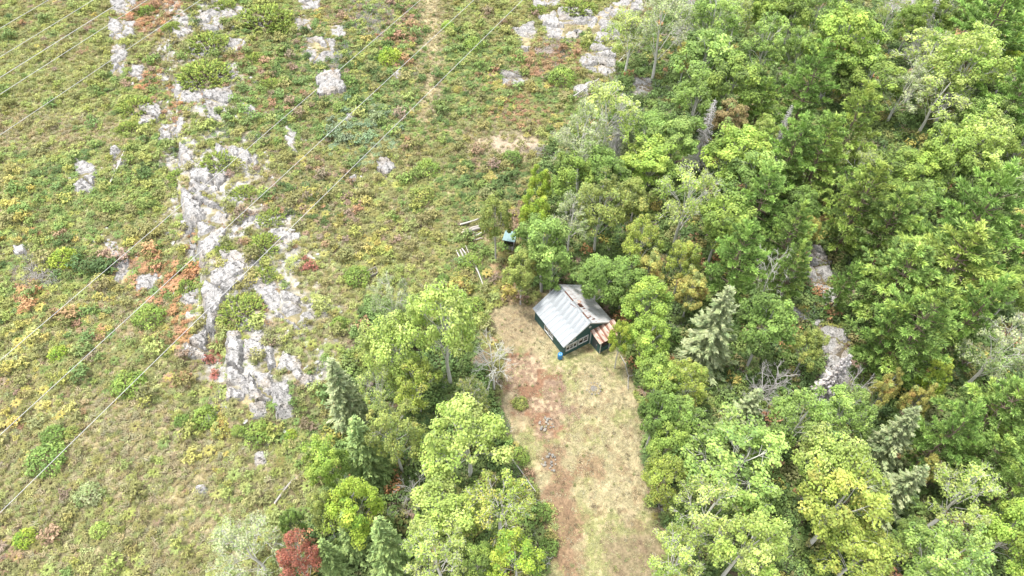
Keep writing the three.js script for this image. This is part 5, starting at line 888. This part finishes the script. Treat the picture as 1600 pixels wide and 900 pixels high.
{ // open wooden crate
  const p = onGround(582, 428), o = thing('wooden_crate', 'weathered open wooden crate lying in the scrub above the pale aspens', 'crate', p, 0.5), w = 1.5, d = 0.9, h = 0.55;
  o.rotation.set(0.12, 0.45, 0.1);
  for (const s of [-1, 1]) { for (let k = 0; k < 2; k++) { part('plank', box(w, 0.24, 0.03, 0, 0.14 + k * 0.26, s * d / 2), k ? bleached : paleWood, o); part('plank', box(0.03, 0.24, d - 0.04, s * w / 2, 0.14 + k * 0.26, 0), paleWood, o); } }
  for (let k = 0; k < 3; k++) part('plank', box(w - 0.05, 0.025, 0.26, 0, 0.02, -0.29 + k * 0.29), std(0.34, 0.26, 0.26, 0.9), o); part('plank', box(0.05, 0.05, d, 0.1, 0.5, 0), paleWood, o);
}
function stones(px, py, r, n, ring, label, name) {
  const p = onGround(px, py), o = thing(name, label, 'stones', p), R = rng(px + py);
  const shapes = [0, 1, 2].map((q) => { const g = new THREE.DodecahedronGeometry(1, 1), a = g.attributes.position; for (let i = 0; i < a.count; i++) { const k = 0.8 + 0.4 * vnoise(a.getX(i) * 1.7 + q * 5, a.getY(i) * 1.7 + a.getZ(i) * 2.1, 201); a.setXYZ(i, a.getX(i) * k, a.getY(i) * k * 0.7, a.getZ(i) * k); } g.computeVertexNormals(); return g; });
  const mats = [std(0.2, 0.19, 0.17, 0.95), std(0.16, 0.15, 0.14, 0.95), std(0.25, 0.22, 0.18, 0.95)];
  for (let k = 0; k < n; k++) { const a = ring ? k / n * 6.283 : R() * 6.283, q = ring ? r * (0.92 + 0.16 * R()) : r * Math.sqrt(R()), s = (ring ? 0.09 : 0.11) * (0.7 + 0.7 * R()), m = part('stone', shapes[k % 3], mats[(k * 7) % 3], o); m.position.set(Math.cos(a) * q, s * 0.35 + (ring ? 0 : 0.12 * R()), Math.sin(a) * q); m.rotation.y = R() * 6; m.scale.setScalar(s); }
  if (ring) part('ash', new THREE.CylinderGeometry(r * 0.5, r * 0.5, 0.04, 14), std(0.14, 0.13, 0.12), o);
}
stones(928, 607, 0.75, 13, true, 'ring of stones round a fire pit in the straw clearing', 'fire_pit');
stones(853, 663, 0.85, 22, false, 'heap of pale stones on the red-brown soil', 'stone_pile');
stones(858, 722, 0.9, 16, false, 'scatter of small pale stones along the brown strip', 'stone_pile');
stones(865, 730, 0.5, 6, false, 'handful of pale stones lower down the brown strip', 'stone_pile');

// ---------------------------------------------------------------- power lines crossing the scrub
{
  const f = V(0, -SP, -CP), u = V(0, CP, -SP), far = V(1, 0, 0).multiplyScalar(1130).addScaledVector(u, 1540).addScaledVector(f, F).normalize();
  const steel = std(0.44, 0.44, 0.45, 0.5);
  const lines = [
    [38, 22, 21, 0.023, 'power line cutting the very top left corner'], [72, 45, 21, 0.023, 'power line second from the top left corner'], [96, 61, 18, 0.032, 'thinner power line third from the top left corner'], [113, 75, 21, 0.024, 'power line fourth from the top left corner'], [153, 108, 18, 0.024, 'power line fifth from the top left corner'],
    [330, 281, 17, 0.022, 'power line crossing the head of the granite step, uppermost of the long three'], [370, 341, 17, 0.022, 'power line crossing the middle of the granite step, middle one of the long three'], [410, 400, 17, 0.022, 'lowest power line, passing over the largest juniper'],
  ];
  for (const [px, py, h, r, label] of lines) {
    const d = ray(px, py), t = (EYE - h) / -d.y, c = V(d.x * t, h, d.z * t), pts = [];
    for (let k = -8; k <= 14; k++) { const s = k * 9; pts.push(c.clone().addScaledVector(far, s).add(V(0, s * s * 0.00006, 0))); }
    const curve = new THREE.CatmullRomCurve3(pts), m = part('power_line', new THREE.TubeGeometry(curve, 60, r, 5), steel); tag(m, label, 'power line', 'power lines crossing the scrub');
  }
}
shade(scene);
scene.updateMatrixWorld(true);
renderer.render(scene, camera);
